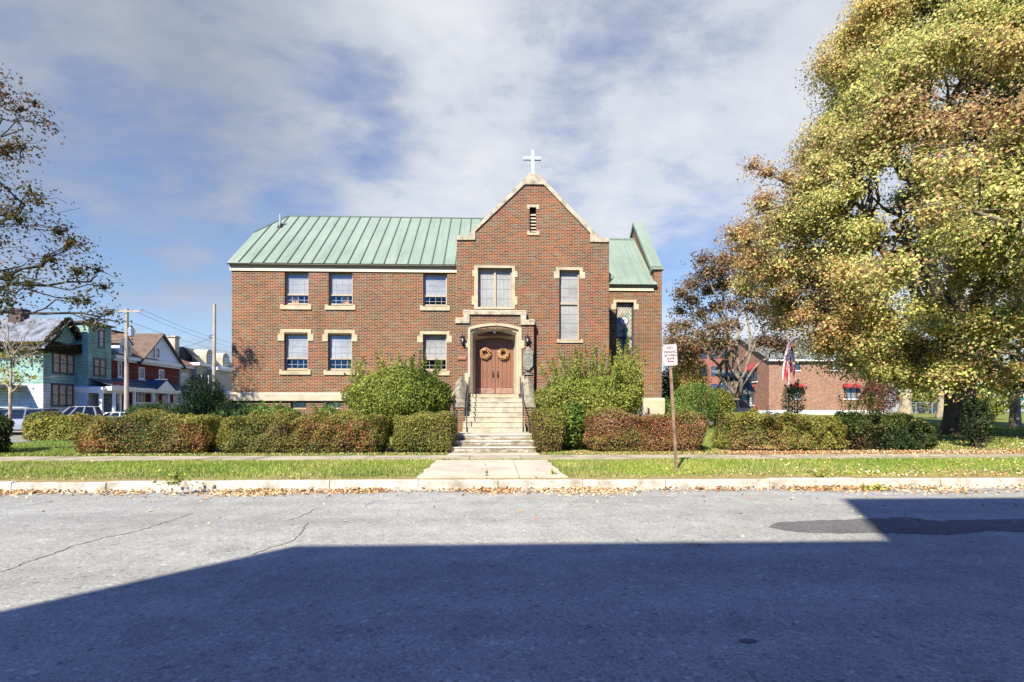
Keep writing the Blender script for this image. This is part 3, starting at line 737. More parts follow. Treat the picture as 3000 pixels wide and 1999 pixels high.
# ---- right wing
sta = rect(1805, 1856.5, 884, 1070, YR); zfr2 = Z(853, YR, 1850)
rw = MB(); rw.wall(('y', YR), xr0, xr1, GZ, zfr2, [sta], .2)
xp0 = X(1916, YR); zpt = Z(791, YR, 1925)
rw.add([(xp0,YR,zfr2),(xr1,YR,zfr2),(xr1,YR,zpt),(xp0,YR,zpt)], [(0,1,2,3)])
yrr, zrr = 28.3, Z(703, 28.3, 1850); rz = zrr + .75
rw.add([(xr1,YR,GZ),(xr1,32,GZ),(xr1,32,zpt),(xr1,yrr,rz),(xr1,YR+.1,zpt),(xr1,YR,zpt)], [(0,1,2,3,4,5)])
rw.add([(xp0,YR,zfr2),(xp0,YR,zpt),(xp0,YR+.1,zpt),(xp0,yrr,rz),(xp0,32,zpt),(xp0,32,zfr2)], [(0,1,2,3,4,5)])
rw.build('wall', M['brick'], ch)
pc = MB(); ov = .09
z_a, z_b = zpt, rz
pc.box(xp0-ov, xr1+ov, YR-ov, YR+.42, zpt, zpt+.1)
d = E((0, yrr-YR-.3, rz-zpt)).normalized()
for sgn in (1,):
    a0_, a1_ = (YR+.3, zpt+.06), (yrr, rz+.06)
    pc.prismx([a0_, a1_, (a1_[0], a1_[1]+.2), (a0_[0]-.05, a0_[1]+.2)][::-1], xp0-ov, xr1+ov)
    pc.prismx([(yrr+.001, rz+.06), (32, zpt), (32, zpt+.2), (yrr+.001, rz+.26)][::-1], xp0-ov, xr1+ov)
pc.build('parapet_cap', M['roof'], ch)
rr = MB(); yev = YR-.22; zev2 = Z(833, yev, 1850)
seamed(rr, (xr0,yev,zev2), (xp0+.1,yev,zev2), (xr0,yrr,zrr), (xp0+.1,yrr,zrr), [(i*.475+.09)/(xp0+.1-xr0) for i in range(8) if i*.475+.09 < xp0+.1-xr0], .022, .012)
rr.cur = 0; rr.add([(xr0,yrr,zrr),(xp0+.1,yrr,zrr),(xp0+.1,32,zev2),(xr0,32,zev2)], [(0,1,2,3)]); rr.tube([(xr0-1,yrr,zrr+.02),(xp0,yrr,zrr+.02)], .07, 6)
rr.build('roof', [M['roof'], M['roof']], ch)
s = MB(); zq = Z(843, YR-.06, 1850); s.box(xr0, X(1914,YR), YR-.06, YR+.02, zfr2, zq); s.build('frieze', M['frieze'], ch)
s = MB(); s.prismx([(YR-.004, zq+.001), (YR-.09, zq+.001), (yev+.05, zev2-.05), (yev+.05, zev2-.012), (YR-.004, zev2-.012)], xr0, X(1927, yev)); s.build('soffit', M['soffit'], ch)
s = MB(); z1, z0 = Z(1166, YR), Z(1187, YR); s.prismx([(YR-.1, GZ), (YR-.1, z1-.12), (YR-.003, z1), (YR+.05, z1), (YR+.05, GZ)][::-1], xr0, xr1+.12); s.build('plinth', M['plinth'], ch)
# stained glass window
wst = window('window', sta, YR, 'stained', 'leaded stained glass window with a round medallion')
lintel(wst, 1796.5, 1864, 876, 883.5, 1791, 1871, 889, 905, 1805, 1856.5, YR); sill(wst, 1797, 1866, 1070, 1079, YR)
m, nt, b, out = newmat('stained glass'); P = pos(nt)
mp = nt.nodes.new('ShaderNodeMapping'); mp.inputs['Rotation'].default_value = (0, math.radians(45), 0); mp.inputs['Scale'].default_value = (5.5, 1, 5.5); nt.links.new(P, mp.inputs['Vector'])
vo = N(nt, 'ShaderNodeTexVoronoi', Scale=1.0, Randomness=.25); vo.inputs['Randomness'].default_value = .25; nt.links.new(mp.outputs[0], vo.inputs['Vector'])
scx = nt.nodes.new('ShaderNodeSeparateColor'); nt.links.new(vo.outputs['Color'], scx.inputs[0])
rp = ramp(nt, [(0, (.36,.34,.26)), (.3, (.30,.24,.15)), (.5, (.40,.38,.31)), (.75, (.24,.27,.23))], 'CONSTANT'); nt.links.new(scx.outputs[0], rp.inputs[0])
nt.links.new(rp.outputs[0], b.inputs['Base Color']); b.inputs['Roughness'].default_value = .15; M['stained'] = m
x0, x1, z0, z1 = sta; s = MB(); s.pbox(('y',YR), x0+.05, x1-.05, z0+.05, z1-.05, -.19, -.18); pn_ = s.build('pane', M['stained'], wst)
M['teal'] = pm('teal glass', (.05,.16,.14), .2, .3, 12); M['medal'] = pm('pale medallion glass', (.55,.56,.6), .2, .2, 12)
s = MB(); xc_ = (x0+x1)/2
for zz_ in (Z(968,YR), Z(985,YR), Z(1003,YR), Z(1022,YR)):
    s.prism([(xc_,zz_-.19),(xc_+.13,zz_),(xc_,zz_+.19),(xc_-.13,zz_)], YR+.172, YR+.178)
s.build('lozenges', M['teal'], wst)
s = MB(); zc = Z(936,YR); ring = [(xc_+.2*math.cos(t), zc+.2*math.sin(t)) for t in np.linspace(0,2*PI,21)[:-1]]
s.prism(ring, YR+.168, YR+.174); s.cur = 1
s.tube([(x, YR+.165, z) for x, z in ring+ring[:1]], .016, 5); s.box(xc_-.012, xc_+.012, YR+.16, YR+.166, zc-.12, zc+.12); s.box(xc_-.08, xc_+.08, YR+.161, YR+.167, zc+.02, zc+.045)
s.build('medallion', [M['medal'], M['winframe_d']], wst)
s = MB()
for i in range(-8, 22):
    for sg in (1, -1):
        pts = []
        za = z0 + .2*i
        xa, xb_ = x0+.055, x1-.055; L = xb_-xa; zb = za + L*1.45
        if sg < 0: a_, b_ = (xa, zb), (xb_, za)
        else: a_, b_ = (xa, za), (xb_, zb)
        # clip to the light
        def clip(p, q, lo__, hi__):
            (x_, z_), (x2, z2) = p, q
            if z_ > z2: (x_, z_), (x2, z2) = (x2, z2), (x_, z_)
            if z2 <= lo__ or z_ >= hi__: return None
            if z_ < lo__: t = (lo__-z_)/(z2-z_); x_, z_ = x_+(x2-x_)*t, lo__
            if z2 > hi__: t = (hi__-z_)/(z2-z_); x2, z2 = x_+(x2-x_)*t, hi__
            return (x_, z_), (x2, z2)
        c_ = clip(a_, b_, z0+.06, z1-.06)
        if c_: s.tube([(c_[0][0],YR+.17,c_[0][1]),(c_[1][0],YR+.17,c_[1][1])], .005, 4, False)
s.build('leading', pm('lead came dark', (.10,.09,.075), .6, .2), wst)
s = MB(); zb_ = Z(987, YR); s.pbox(('y',YR), x0+.05, x1-.05, zb_-.05, zb_+.05, -.2, -.13); s.build('transom', M['winframe_d'], wst)
# ---- porch
xpo0, xpo1 = X(1336, YP), X(1564, YP)
pr = MB(); zsh = Z(950, YP)
ai0, ai1 = X(1371, YP)+.02, X(1528, YP)-.02            # void behind the stone arch
aZ = Z(965, YP); 
pr.wall(('y', YP), xpo0, xpo1, GZ, zsh, [(ai0, ai1, GZ-.2, aZ)], .3)
pr.box(X(1359,YP), X(1541,YP), YP, YB-.001, zsh, Z(912,YP))
for xx, sg in ((xpo0, -1), (xpo1, 1)): pr.add([(xx,YP,GZ),(xx,YB,GZ),(xx,YB,zsh),(xx,YP,zsh)], [(0,1,2,3) if sg > 0 else (3,2,1,0)])
pr.build('porch', M['brick3'], ch)
s = MB(); yf = YP-.07
for a, b_, c, d in ((1334.5,1376,933.5,948.6),(1525,1565.5,937,952)): s.prismx([(yf, Z(d,YP)), (YB-.002, Z(d,YP)), (YB-.002, Z(c,YP)+.08), (yf, Z(c,YP)-.02)][::-1], X(a,YP), X(b_,YP))
for a, b_ in ((1358,1376),(1525,1541)): s.box(X(a,YP), X(b_,YP), yf-.005, YB-.004, Z(945,YP), Z(921,YP))
s.prismx([(yf-.01, Z(923,YP)), (YB-.006, Z(923,YP)), (YB-.006, Z(905,YP)), (yf-.01, Z(915,YP))][::-1], X(1357,YP), X(1542,YP))
s.build('porch_coping', M['stone_d'], ch)
# stone arch: nested profiles
def arch(pxl, pxr, pspring, papex, Y, n=14, pxm=None):
    xl, xr = X(pxl,Y), X(pxr,Y); zs, za = Z(pspring,Y), Z(papex,Y); xm_ = (xl+xr)/2; hw = (xr-xl)/2; rise = za-zs
    R = (hw*hw+rise*rise)/(2*rise); cz = za-R; A = math.asin(hw/R)
    L = [(xl, Z(1156, YD))]
    for i in range(n+1):
        t = -A + 2*A*i/n; L.append((xm_+R*math.sin(t), cz+R*math.cos(t)))
    L.append((xr, Z(1156, YD))); return L
profs = [(arch(1371,1528,961,948,YP), YP+.002), (arch(1371,1528,961,948,YP), YP-.05), (arch(1378,1520,967,955.5,YP), YP-.05), (arch(1380,1518,970,958.5,YP), YP+.05),
         (arch(1383,1515,975,962,YP), YP+.05), (arch(1385.5,1511,981,967.5,YP), YP+.16), (arch(1390,1508,992,980,YD-.16), YD-.14), (arch(1390.5,1507.5,994,982,YD-.14), YD-.10), (arch(1392.5,1505.5,998,988,YD-.05), YD-.06), (arch(1393,1505,999,989.5,YD), YD+.02)]
s = MB(); k = len(profs[0][0])
for L, y in profs: s.v += [(x, y, z) for x, z in L]
for i in range(len(profs)-1):
    for j in range(k-1): s.f.append([i*k+j, i*k+j+1, (i+1)*k+j+1, (i+1)*k+j]); s.mi.append(0)
for a, b_, c, d in ((1528.2,1536,998,1021),(1528.2,1536,1101,1156),(1361.5,1370.8,1093,1156),(1362.5,1370.8,996,1019)): s.box(X(a,YP), X(b_,YP), YP-.045, YP+.01, Z(d,YP), Z(c,YP))
s.build('door_surround', M['stone'], ch)
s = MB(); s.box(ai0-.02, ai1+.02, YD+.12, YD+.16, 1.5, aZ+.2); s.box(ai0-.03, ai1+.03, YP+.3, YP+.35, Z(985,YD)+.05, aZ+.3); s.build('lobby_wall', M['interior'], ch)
bl = MB(); bx, bz = at(1448.5, 969, YP+.22); bl.lathe(bx, YP+.22, [(.02,bz+.14),(.05,bz+.12),(.055,bz+.02),(.07,bz-.02),(.05,bz-.1),(.02,bz-.12)], 10)
bl.build('porch_lamp', M['white'], ch)
# doors
xm_ = X(1451, YD)
for k_, (x0, x1) in enumerate(((X(1392,YD), xm_-.004), (xm_+.004, X(1506,YD)))):
    z0, z1 = Z(1154.5,YD), Z(984,YD)
    d = MB(); n = 5; st_ = .17 if k_ == 0 else .10
    d.box(x0, x1, YD+.02, YD+.07, z0, z1)
    xs_ = np.linspace(x0, x1, n+1)
    edges = [x0, x0+.14, x0+.14+(x1-x0-.30)/3, x0+.14+2*(x1-x0-.30)/3, x1-.16, x1]
    for i in range(5): d.box(edges[i]+.006, edges[i+1]-.006, YD, YD+.02, z0+.02, z1)
    d.cur = 1; d.box(x0+.03, x1-.03, YD-.008, YD, z0+.01, Z(1137,YD)); d.cur = 0
    dd = d.build('door', [M['door'], pm('kick plate', (.36,.22,.17), .35, .25, 4, 20, 0, .3)], ch)
    hx = (x1-.10) if k_ == 0 else (x0+.10)
    h = MB(); zt_, zb_ = Z(1090,YD), Z(1104,YD); h.tube([(hx,YD-.01,zt_),(hx,YD-.06,zt_-.03),(hx+.005,YD-.07,(zt_+zb_)/2),(hx,YD-.06,zb_+.03),(hx,YD-.01,zb_)], [.012,.016,.02,.016,.012], 8); h.box(hx-.025,hx+.025,YD-.006,YD,zb_-.05,zt_+.04); h.build('handle', M['black'], dd)
    l = MB(); lz = Z(1075,YD); l.prism([(hx+.025*math.cos(t), lz+.025*math.sin(t)) for t in np.linspace(0,2*PI,13)[:-1]], YD-.012, YD); l.build('lock', M['brass'], dd)
    if k_ == 0:
        ms = MB(); ms.ring(('y',YD), X(1412,YD), X(1434,YD), Z(1105,YD), Z(1098,YD), .012, 0, .012); ms.pbox(('y',YD), X(1412,YD)+.01, X(1434,YD)-.01, Z(1105,YD)+.01, Z(1098,YD)-.01, 0, .006); ms.build('mail_slot', M['door'], dd)
    for py in (1019.5, 1134):
        hg = MB(); xa, xb_ = (x0+.02, x0+(x1-x0)*.72) if k_ == 0 else (x1-(x1-x0)*.72, x1-.02); zh_ = Z(py,YD)
        hg.box(xa, xb_, YD-.012, YD, zh_-.014, zh_+.014); hg.build('hinge', M['door'], dd)
# foundations behind the porch
# ---- cross on the gable
cr_ = MB(); yc = YB+.18; xc1 = X(1561.5, YB); zb = Z(511, YB); zt2 = Z(433.5, YB)
cr_.box(xc1-.068, xc1+.068, yc-.06, yc+.07, zb-.02, zt2); zc1, zc2 = Z(462.5,YB), Z(453,YB)
cr_.box(X(1534,YB), xc1-.0682, yc-.058, yc+.068, zc1, zc2); cr_.box(xc1+.0682, X(1586,YB), yc-.068, yc+.068, zc1, zc2)
o = cr_.build('cross', M['crosswhite'], None, origin=(xc1, yc, zb)); tag(o, 'weathered white cross standing on the gable peak', 'cross')

# ================================================================== STEPS AND RAILS
st = thing('entrance_steps', (0, 19, .2), 'worn concrete steps climbing from pavement to the church door', 'steps')
s = MB()
for i, (y, hw) in enumerate(((16.8,1.42),(17.1,1.36),(17.4,1.30))):
    z1 = .42 + .195*i; z0 = .1 if i == 0 else z1-.195
    s.prismx([(y+.025, z0), (y+.025, z1-.045), (y, z1-.04), (y, z1-.012), (y+.012, z1), (17.72, z1), (17.72, z0)][::-1], -hw, hw-.02)
m, nt, b, out = newmat('chipped white paint on concrete'); P = pos(nt); n1 = noise(nt, P, 5.2, 8, .7, .6); n2 = noise(nt, P, 30, 3)
r1 = ramp(nt, [(.42, (.17,.14,.085)), (.49, (.26,.225,.155)), (.54, (.36,.345,.30)), (.75, (.43,.425,.395))]); nt.links.new(n1, r1.inputs[0])
zsx = nt.nodes.new('ShaderNodeSeparateXYZ'); nt.links.new(P, zsx.inputs[0]); fz_ = math_n(nt, 'FRACT', math_n(nt, 'DIVIDE', math_n(nt, 'SUBTRACT', zsx.outputs[2], .2255), .195))
mpz = nt.nodes.new('ShaderNodeMapping'); mpz.inputs['Scale'].default_value = (.55, 1, 1.6); nt.links.new(P, mpz.inputs['Vector']); n1 = math_n(nt, 'ADD', noise(nt, mpz.outputs[0], 4.2, 8, .7, .5), math_n(nt, 'MULTIPLY', math_n(nt, 'SUBTRACT', fz_, .52), .26)); nt.links.new(n1, r1.inputs[0])   # paint survives best along the upper edge of each riser
r2 = ramp(nt, [(.3, (.8,)*3), (.65, (1.05,)*3)]); nt.links.new(n2, r2.inputs[0]); nt.links.new(mix(nt, 1, r1.outputs[0], r2.outputs[0], 'MULTIPLY'), b.inputs['Base Color']); b.inputs['Roughness'].default_value = .9; bump(nt, b, n2, .3, .02); M['chipped'] = m
s.build('lower_flight', M['chipped'], st)
s = MB(); s.box(-1.28, 1.3, 17.723, 19.55, .3, .806); s.build('landing', M['concrete'], st)
s = MB()
for i in range(7):
    y = 19.5 + .28*i; z1 = .806 + .197*(i+1)
    s.prismx([(y, z1-.197), (y, z1-.035), (y-.018, z1-.03), (y-.018, z1-.006), (y-.006, z1), (y+.30 if i < 6 else YD+.06, z1), (y+.30 if i < 6 else YD+.06, z1-.197)][::-1], -1.2+.012*i, 1.2-.008*i)
s.build('upper_flight', M['concrete'], st)
s = MB(); zt_ = Z(1155, YP-.05); s.box(X(1379,YP), X(1520,YP), 21.42, YD+.05, 2.1, zt_-.002); s.build('threshold', M['stone'], st)
for sg, lab in ((-1, 'left'), (1, 'right')):
    xa, xb_ = (X(1329,20.3), X(1362,20.3)) if sg < 0 else (X(1534,20.3), X(1567,20.3))
    cw = thing('cheek_wall', ((xa+xb_)/2, 20.6, .5), 'brick side wall of the church steps with sloping grey stone cap, %s' % ('next to the big dark shrub' if sg < 0 else 'below the carved plaque'), 'side wall', 'stone capped walls beside the steps')
    xm2 = (xa+xb_)/2
    c = MB(); yb_, ya = YP-.08, 20.0; zb1, za1 = 2.78, 1.95
    e = .015
    c.add([(xa-e,ya,za1-.0),(xb_+e,ya,za1-.0),(xm2,ya+.12,za1+.28),(xa-e,yb_,zb1),(xb_+e,yb_,zb1),(xm2,yb_,zb1+.3),(xa-e,ya,za1-.2),(xb_+e,ya,za1-.2),(xa-e,yb_,zb1-.2),(xb_+e,yb_,zb1-.2)],
          [(0,2,5,3),(1,4,5,2),(0,1,2),(6,7,1,0),(3,8,6,0),(1,7,9,4),(3,5,4,9,8)])
    c.build('cap', M['capstone'], cw)
    c = MB(); c.prismx([(ya+.03,.5),(ya+.03,za1-.19),(yb_+.02,zb1-.19),(yb_+.02,.5)][::-1], xa, xb_); c.build('brick_body', M['brick3'], cw)
# handrails
def rail(loc, lab, posts, top, extra=()):
    e = thing('handrail', loc, lab, 'handrail', 'iron handrails of the church steps')
    for p in posts:
        t = MB(); t.tube([p[0], p[1]], p[2], 8); t.build('post', M['rail'], e)
    t = MB(); t.tube(top, .024, 8); t.build('rail', M['rail'], e)
for sg, w_ in ((-1, 'left'), (1, 'right')):
    x = 1.05*sg + .03
    rail((x, 20.2, .8), 'thin dark handrail on the %s of the upper steps, by the %s' % (w_, 'dark shrub side wall' if sg < 0 else 'plaque side wall'), [((x,21.15,2.17),(x,21.15,3.0),.02),((x+.02*sg,19.44,.8),(x+.02*sg,19.44,1.80),.022)],
         [(x,21.25,2.98),(x,21.13,3.0),(x+.01*sg,20.3,2.4),(x+.02*sg,19.44,1.80),(x+.02*sg,19.36,1.72)])
    x = (1.37 if sg > 0 else 1.33)*sg
    rail((x, 17.2, .3), 'short black handrail on the %s of the lowest steps against the clipped hedge block' % w_, [((x,16.98,.25),(x,16.98,1.58),.034),((x-.03*sg,17.85,.8),(x-.03*sg,17.85,1.62),.03)],
         [(x,16.9,1.50),(x,16.98,1.60),(x-.03*sg,17.85,1.64),(x-.03*sg,17.95,1.56)])
# ================================================================== THINGS ON THE FACADE
for px_, lab in ((1355, 'black lantern on the brick left of the church door'), (1545, 'black lantern on the brick above the carved plaque')):
    xx, zz_ = at(px_, 996, YP-.16); y = YP-.16
    e = thing('wall_lantern', (xx, YP, zz_), lab, 'lantern', 'lanterns flanking the door')
    l = MB(); l.lathe(xx, y, [(.05,zz_-.12),(.085,zz_-.1),(.07,zz_-.085)], 8); l.lathe(xx, y, [(.105,zz_+.1),(.12,zz_+.11),(.06,zz_+.17),(.02,zz_+.2),(.012,zz_+.26)], 8)
    for k in range(6): l.tube([(xx+.07*math.cos(k*PI/3), y+.07*math.sin(k*PI/3), zz_-.09),(xx+.1*math.cos(k*PI/3), y+.1*math.sin(k*PI/3), zz_+.105)], .008, 4)
    l.build('cage', M['black'], e)
    l = MB(); l.lathe(xx, y, [(.06,zz_-.085),(.09,zz_+.1)], 8); l.build('glass', M['glass'], e)
    l = MB(); l.lathe(xx, y, [(.02,zz_-.08),(.035,zz_-.02),(.045,zz_+.02),(.03,zz_+.06)], 8); l.build('bulb', M['white'], e)
    l = MB(); l.tube([(xx,YP,zz_-.14),(xx,YP-.1,zz_-.17),(xx,y,zz_-.12)], .016, 6); l.prism([(xx-.05,zz_-.22),(xx+.05,zz_-.22),(xx+.05,zz_-.02),(xx-.05,zz_-.02)], YP-.02, YP); l.build('bracket', M['black'], e)
# carved plaque
q = lambda x, y: at(1530+x/11.2, 980+y/11.2, YP-.09)
out_ = [(200,1190),(240,1165),(255,1150),(285,1110),(320,1075),(352,1030),(352,790),(350,570),(325,540),(300,515),(285,470),(262,440),(225,400),(195,392),(165,415),(150,445),(120,470),(95,505),(40,560),(35,580),(35,760),(35,1015),(70,1070),(95,1130),(125,1160),(165,1175)]
e = thing('church_plaque', (q(190,790)[0], YP, q(190,790)[1]), 'grey carved plaque with scalloped top hanging right of the church door', 'plaque')
s = MB(); s.prism([q(a,b_) for a, b_ in out_][::-1] if False else [q(a,b_) for a, b_ in out_], YP-.09, YP-.03); s.build('board', M['bronze'], e)
s = MB()
for yy, segs in ((600,[(95,290)]),(640,[(100,165),(180,285)]),(690,[(110,270)]),(735,[(100,180),(195,280)]),(790,[(70,150),(165,310)]),(825,[(60,310)]),(868,[(55,165),(180,290)]),(910,[(130,260)]),(955,[(70,165),(185,290)]),(1000,[(110,225)]),(1040,[(80,265)]),(1062,[(85,260)])):
    for a, b_ in segs:
        x_ = a
        while x_ < b_ - 8:
            wl = random.uniform(10, 22); p0, p1 = q(x_, yy+12), q(min(b_, x_+wl), yy-8); s.box(p0[0], p1[0], YP-.108, YP-.09, p0[1], p1[1]); x_ += wl+5
for a, b_, r_ in ((200,470,.03),(240,500,.025),(160,500,.025),(200,1120,.03),(160,1100,.02),(240,1100,.02)):
    c_ = q(a, b_); s.prism([(c_[0]+r_*math.cos(t), c_[1]+r_*math.sin(t)) for t in np.linspace(0,2*PI,9)[:-1]], YP-.112, YP-.09)
s.build('raised_lettering', M['relief'], e)
e = thing('nameplate', (q(175,1290)[0], YP, q(175,1290)[1]), 'small dark nameplate with two lines of pale letters below the carved plaque', 'nameplate')
s = MB(); p0, p1 = q(18,1335), q(340,1250); s.box(p0[0], p1[0], YP-.05, YP-.0005, p0[1], p1[1]); s.build('board', M['black'], e)
s = MB()
for yy, a, b_ in ((1268,100,250),(1308,25,330)):
    x_ = a
    while x_ < b_-8:
        p0, p1 = q(x_, yy+14), q(x_+13, yy-12); s.box(p0[0], p1[0], YP-.056, YP-.05, p0[1], p1[1]); x_ += 19
s.build('raised_lettering', M['relief'], e)
s = MB(); n0, n1 = at(1341, 1054, YP), at(1365.5, 1045, YP); s.box(n0[0], n1[0], YP-.045, YP-.0005, n0[1], n1[1]); s.box(n0[0]+.03, n1[0]-.03, YP-.052, YP-.045, n0[1]+.03, n1[1]-.03)
o = s.build('number_plate', M['terracotta'], None, origin=(n0[0], YP, n0[1])); tag(o, 'terracotta house number tile on the porch brick left of the door', 'number plate')
# ================================================================== VEGETATION TOOLS
def lump(p, scale, seed, n=7):
    r = np.random.default_rng(seed); s = np.zeros(len(p))
    for i in range(n):
        k = r.normal(size=3); k = k/np.linalg.norm(k)*scale*r.uniform(.6, 1.8); s += np.sin(p @ k + r.uniform(0, 6.3))
    return s/math.sqrt(n)
def unit(v): return v/np.maximum(np.linalg.norm(v, axis=1, keepdims=True), 1e-6)
def palette(p, cols, wts, seed, scale=1.2, jitter=.22):
    """leaf colours that gather in patches"""
    cols = np.array(cols, float); n = len(p)
    sc = np.stack([lump(p, scale, seed+31*i)*.9 + math.log(w) + RNG.gumbel(size=n)*.55 for i, w in enumerate(wts)], 1)
    c = cols[np.argmax(sc, 1)]
    return np.clip(c*(1 + RNG.normal(size=(n,1))*jitter)*(1 + RNG.normal(size=(n,3))*.06), .004, 1)
def leaves(name, p, nrm, size, cols, mat, parent=None, aspect=.62, droop=.25, along=None):
    """four or six cornered folded leaves"""
    n = len(p); nrm = unit(nrm)
    a = RNG.normal(size=(n,3)) if along is None else along + RNG.normal(size=(n,3))*.35
    t = unit(a - nrm*np.sum(a*nrm, 1, keepdims=True)); b = np.cross(nrm, t)
    L = (size*RNG.uniform(.65, 1.3, n))[:, None]; Wd = L*aspect
    base = p - t*L*.5; tip = p + t*L*.5 - nrm*L*droop
    l = p - b*Wd*.5 + nrm*L*.08 - t*L*.06; r = p + b*Wd*.5 + nrm*L*.08 - t*L*.06
    v = np.stack([base, r, tip, l], 1).reshape(-1, 3)
    f = np.arange(n*4).reshape(n, 4)
    return np_mesh(name, v, f, mat, np.repeat(cols, 4, 0), parent=parent)
def blades(name, p, h, cols, mat, parent=None, width=.012, lean=.35):
    n = len(p); an = RNG.uniform(0, 2*PI, n); d = np.stack([np.cos(an), np.sin(an), np.zeros(n)], 1)
    ln = RNG.normal(size=(n,3))*lean; ln[:, 2] = 0
    H = h*RNG.uniform(.5, 1.35, n); tip = p + np.stack([ln[:,0]*H, ln[:,1]*H, H], 1)
    w = width*RNG.uniform(.6, 1.4, n)[:, None]
    v = np.stack([p - d*w, p + d*w, tip], 1).reshape(-1, 3)
    return np_mesh(name, v, np.arange(n*3).reshape(n, 3), mat, np.repeat(cols, 3, 0), parent=parent)
def limb(mb, a, b, r0, r1, wob=.08, n=5, sides=7):
    a = Vector(a); b = Vector(b); L = (b-a).length; pts = []; 
    for i in range(n+1):
        t = i/n; p = a.lerp(b, t)
        if 0 < i < n: p += Vector((random.gauss(0,1), random.gauss(0,1), random.gauss(0,.6)))*L*wob*.5
        pts.append(p)
    mb.tube(pts, [r0+(r1-r0)*(i/n) for i in range(n+1)], sides); return pts
G1 = lambda x, y: float(g(np.array(x), np.array(y)))

# ------------------------------------------------------------------ hedges
def hedge(label, x0, x1, y0, y1, h0, h1, cols, wts, n, seed, size=.075, bare=0.0, ragged=.05, dens_low=1.0, ends=True):
    gx = G1((x0+x1)/2, (y0+y1)/2)
    e = thing('hedge', ((x0+x1)/2, (y0+y1)/2, gx), label, 'hedge', 'hedges along the pavement')
    # area weighted: front, top, back, ends
    W_, D_, H_ = x1-x0, y1-y0, (h0+h1)/2
    ar = np.array([W_*H_, W_*D_, W_*H_*.35, D_*H_, D_*H_]); k = RNG.choice(5, n, p=ar/ar.sum())
    u = RNG.uniform(0, 1, n); v = RNG.uniform(0, 1, n)
    P = np.zeros((n,3)); Nn = np.zeros((n,3))
    def setm(mk, x, y, z, nn): P[mk] = np.stack([x, y, z], 1); Nn[mk] = nn
    zt = lambda xx: gx + h0 + (h1-h0)*(xx-x0)/W_ + ragged*.9*(np.sin(xx*2.1+seed)+.7*np.sin(xx*4.7+seed*2)+.5*np.sin(xx*9.3+seed*3))
    m_ = k == 0; xx = x0+W_*u[m_]; setm(m_, xx, np.full(m_.sum(), y0), gx+.06+(zt(xx)-gx-.06)*v[m_]**.9, (0,-1,.25))
    m_ = k == 1; xx = x0+W_*u[m_]; setm(m_, xx, y0+D_*v[m_], zt(xx), (0,-.1,1))
    m_ = k == 2; xx = x0+W_*u[m_]; setm(m_, xx, np.full(m_.sum(), y1), gx+.06+(zt(xx)-gx)*v[m_], (0,1,.2))
    m_ = k == 3; setm(m_, np.full(m_.sum(), x0), y0+D_*u[m_], gx+.06+h0*v[m_], (-1,0,.2))
    m_ = k == 4; setm(m_, np.full(m_.sum(), x1), y0+D_*u[m_], gx+.06+h1*v[m_], (1,0,.2))
    # round the shoulders, make it billow
    c = np.array([(x0+x1)/2, (y0+y1)/2, gx+H_*.5]); hf = np.array([W_/2, D_/2, H_/2])
    q = (P-c)/hf; cut = np.sum(np.abs(q)**7, 1)**(1/7.0); P = c + (P-c)/np.maximum(cut, 1)[:, None]
    lw = lump(P, 2.6, seed) + .6*lump(P, 7.5, seed+1); P = P + Nn*(lw*ragged*1.25)[:, None] - Nn*(RNG.exponential(.07, n))[:, None] + RNG.normal(size=(n,3))*.018
    und = (P[:,2]-gx) < .22*H_; P[und] -= Nn[und]*(.10*RNG.uniform(0, 1.6, und.sum()))[:, None]
    if bare:
        b_ = (lump(P, 2.0, seed+5) > 1.5-bare*1.5) & (Nn[:,2] < .5) & (RNG.uniform(size=n) < .75); P = P[~b_]; Nn = Nn[~b_]
    P[:,2] = np.maximum(P[:,2], gx+.02); n = len(P)
    hi = np.clip((P[:,2]-gx)/H_, 0, 1.2); ca = palette(P, cols, wts, seed+9, 2.2); cb = palette(P, [OLV, YGR, GRN, (.34,.27,.09)] if cols[0] is not DKG else [GRN, DKG, OLV], [1.2,1.2,.6,.5] if cols[0] is not DKG else [1,1,.4], seed+19, 2.6)
    tp_ = (hi + RNG.normal(size=n)*.10 + .10*lump(P, 2.2, seed+23)) > .88                      # olive and yellow top leaves, sunlit brightness put into their colour
    leaves('foliage', P, Nn + RNG.normal(size=(n,3))*.6, np.full(n, size), np.where(tp_[:, None], cb, ca), M['leaf'], e)
    st_ = MB()
    for i in range(int(W_*26)):
        xx = random.uniform(x0+.1, x1-.1); yy = random.uniform(y0+.12, y1-.15); zz = random.uniform(.4, .92)*H_
        limb(st_, (xx, yy, gx-.05), (xx+random.gauss(0,.22), min(max(yy+random.gauss(0,.2), y0+.03), y1), gx+zz), .013, .004, .12, 4, 4)
    ins = .2 + ragged*2.4
    st_.box(x0+ins, x1-ins, y0+ins, y1-ins, gx+.12, gx+min(h0,h1)-ins)
    st_.build('stems', M['core'], e)
    return e
GRN, OLV, YGR, DKG, RED, BRN, RST, YEL, TAN = (.085,.125,.025), (.19,.18,.045), (.31,.31,.065), (.026,.05,.014), (.34,.075,.045), (.20,.11,.055), (.34,.16,.065), (.46,.40,.065), (.40,.27,.14)
hx = lambda px, y: AX(px, y)
hedge('long autumn hedge with red and brown patches, beside the yellow hedge end', hx(196,16.6), hx(612,16.6), 16.55, 17.75, 1.27, 1.3, [OLV, YGR, RST, BRN, GRN, RED], [1.2,.75,.95,1.2,1.1,.35], 34000, 101, .054, .2, .085)
hedge('olive clipped hedge directly left of the round dark shrub and steps', hx(624,16.6), hx(1130,16.6), 16.55, 17.8, 1.3, 1.24, [OLV, YGR, BRN, GRN, RST], [1.2,.8,1.0,1.2,.7], 34000, 112, .054, .08, .09)
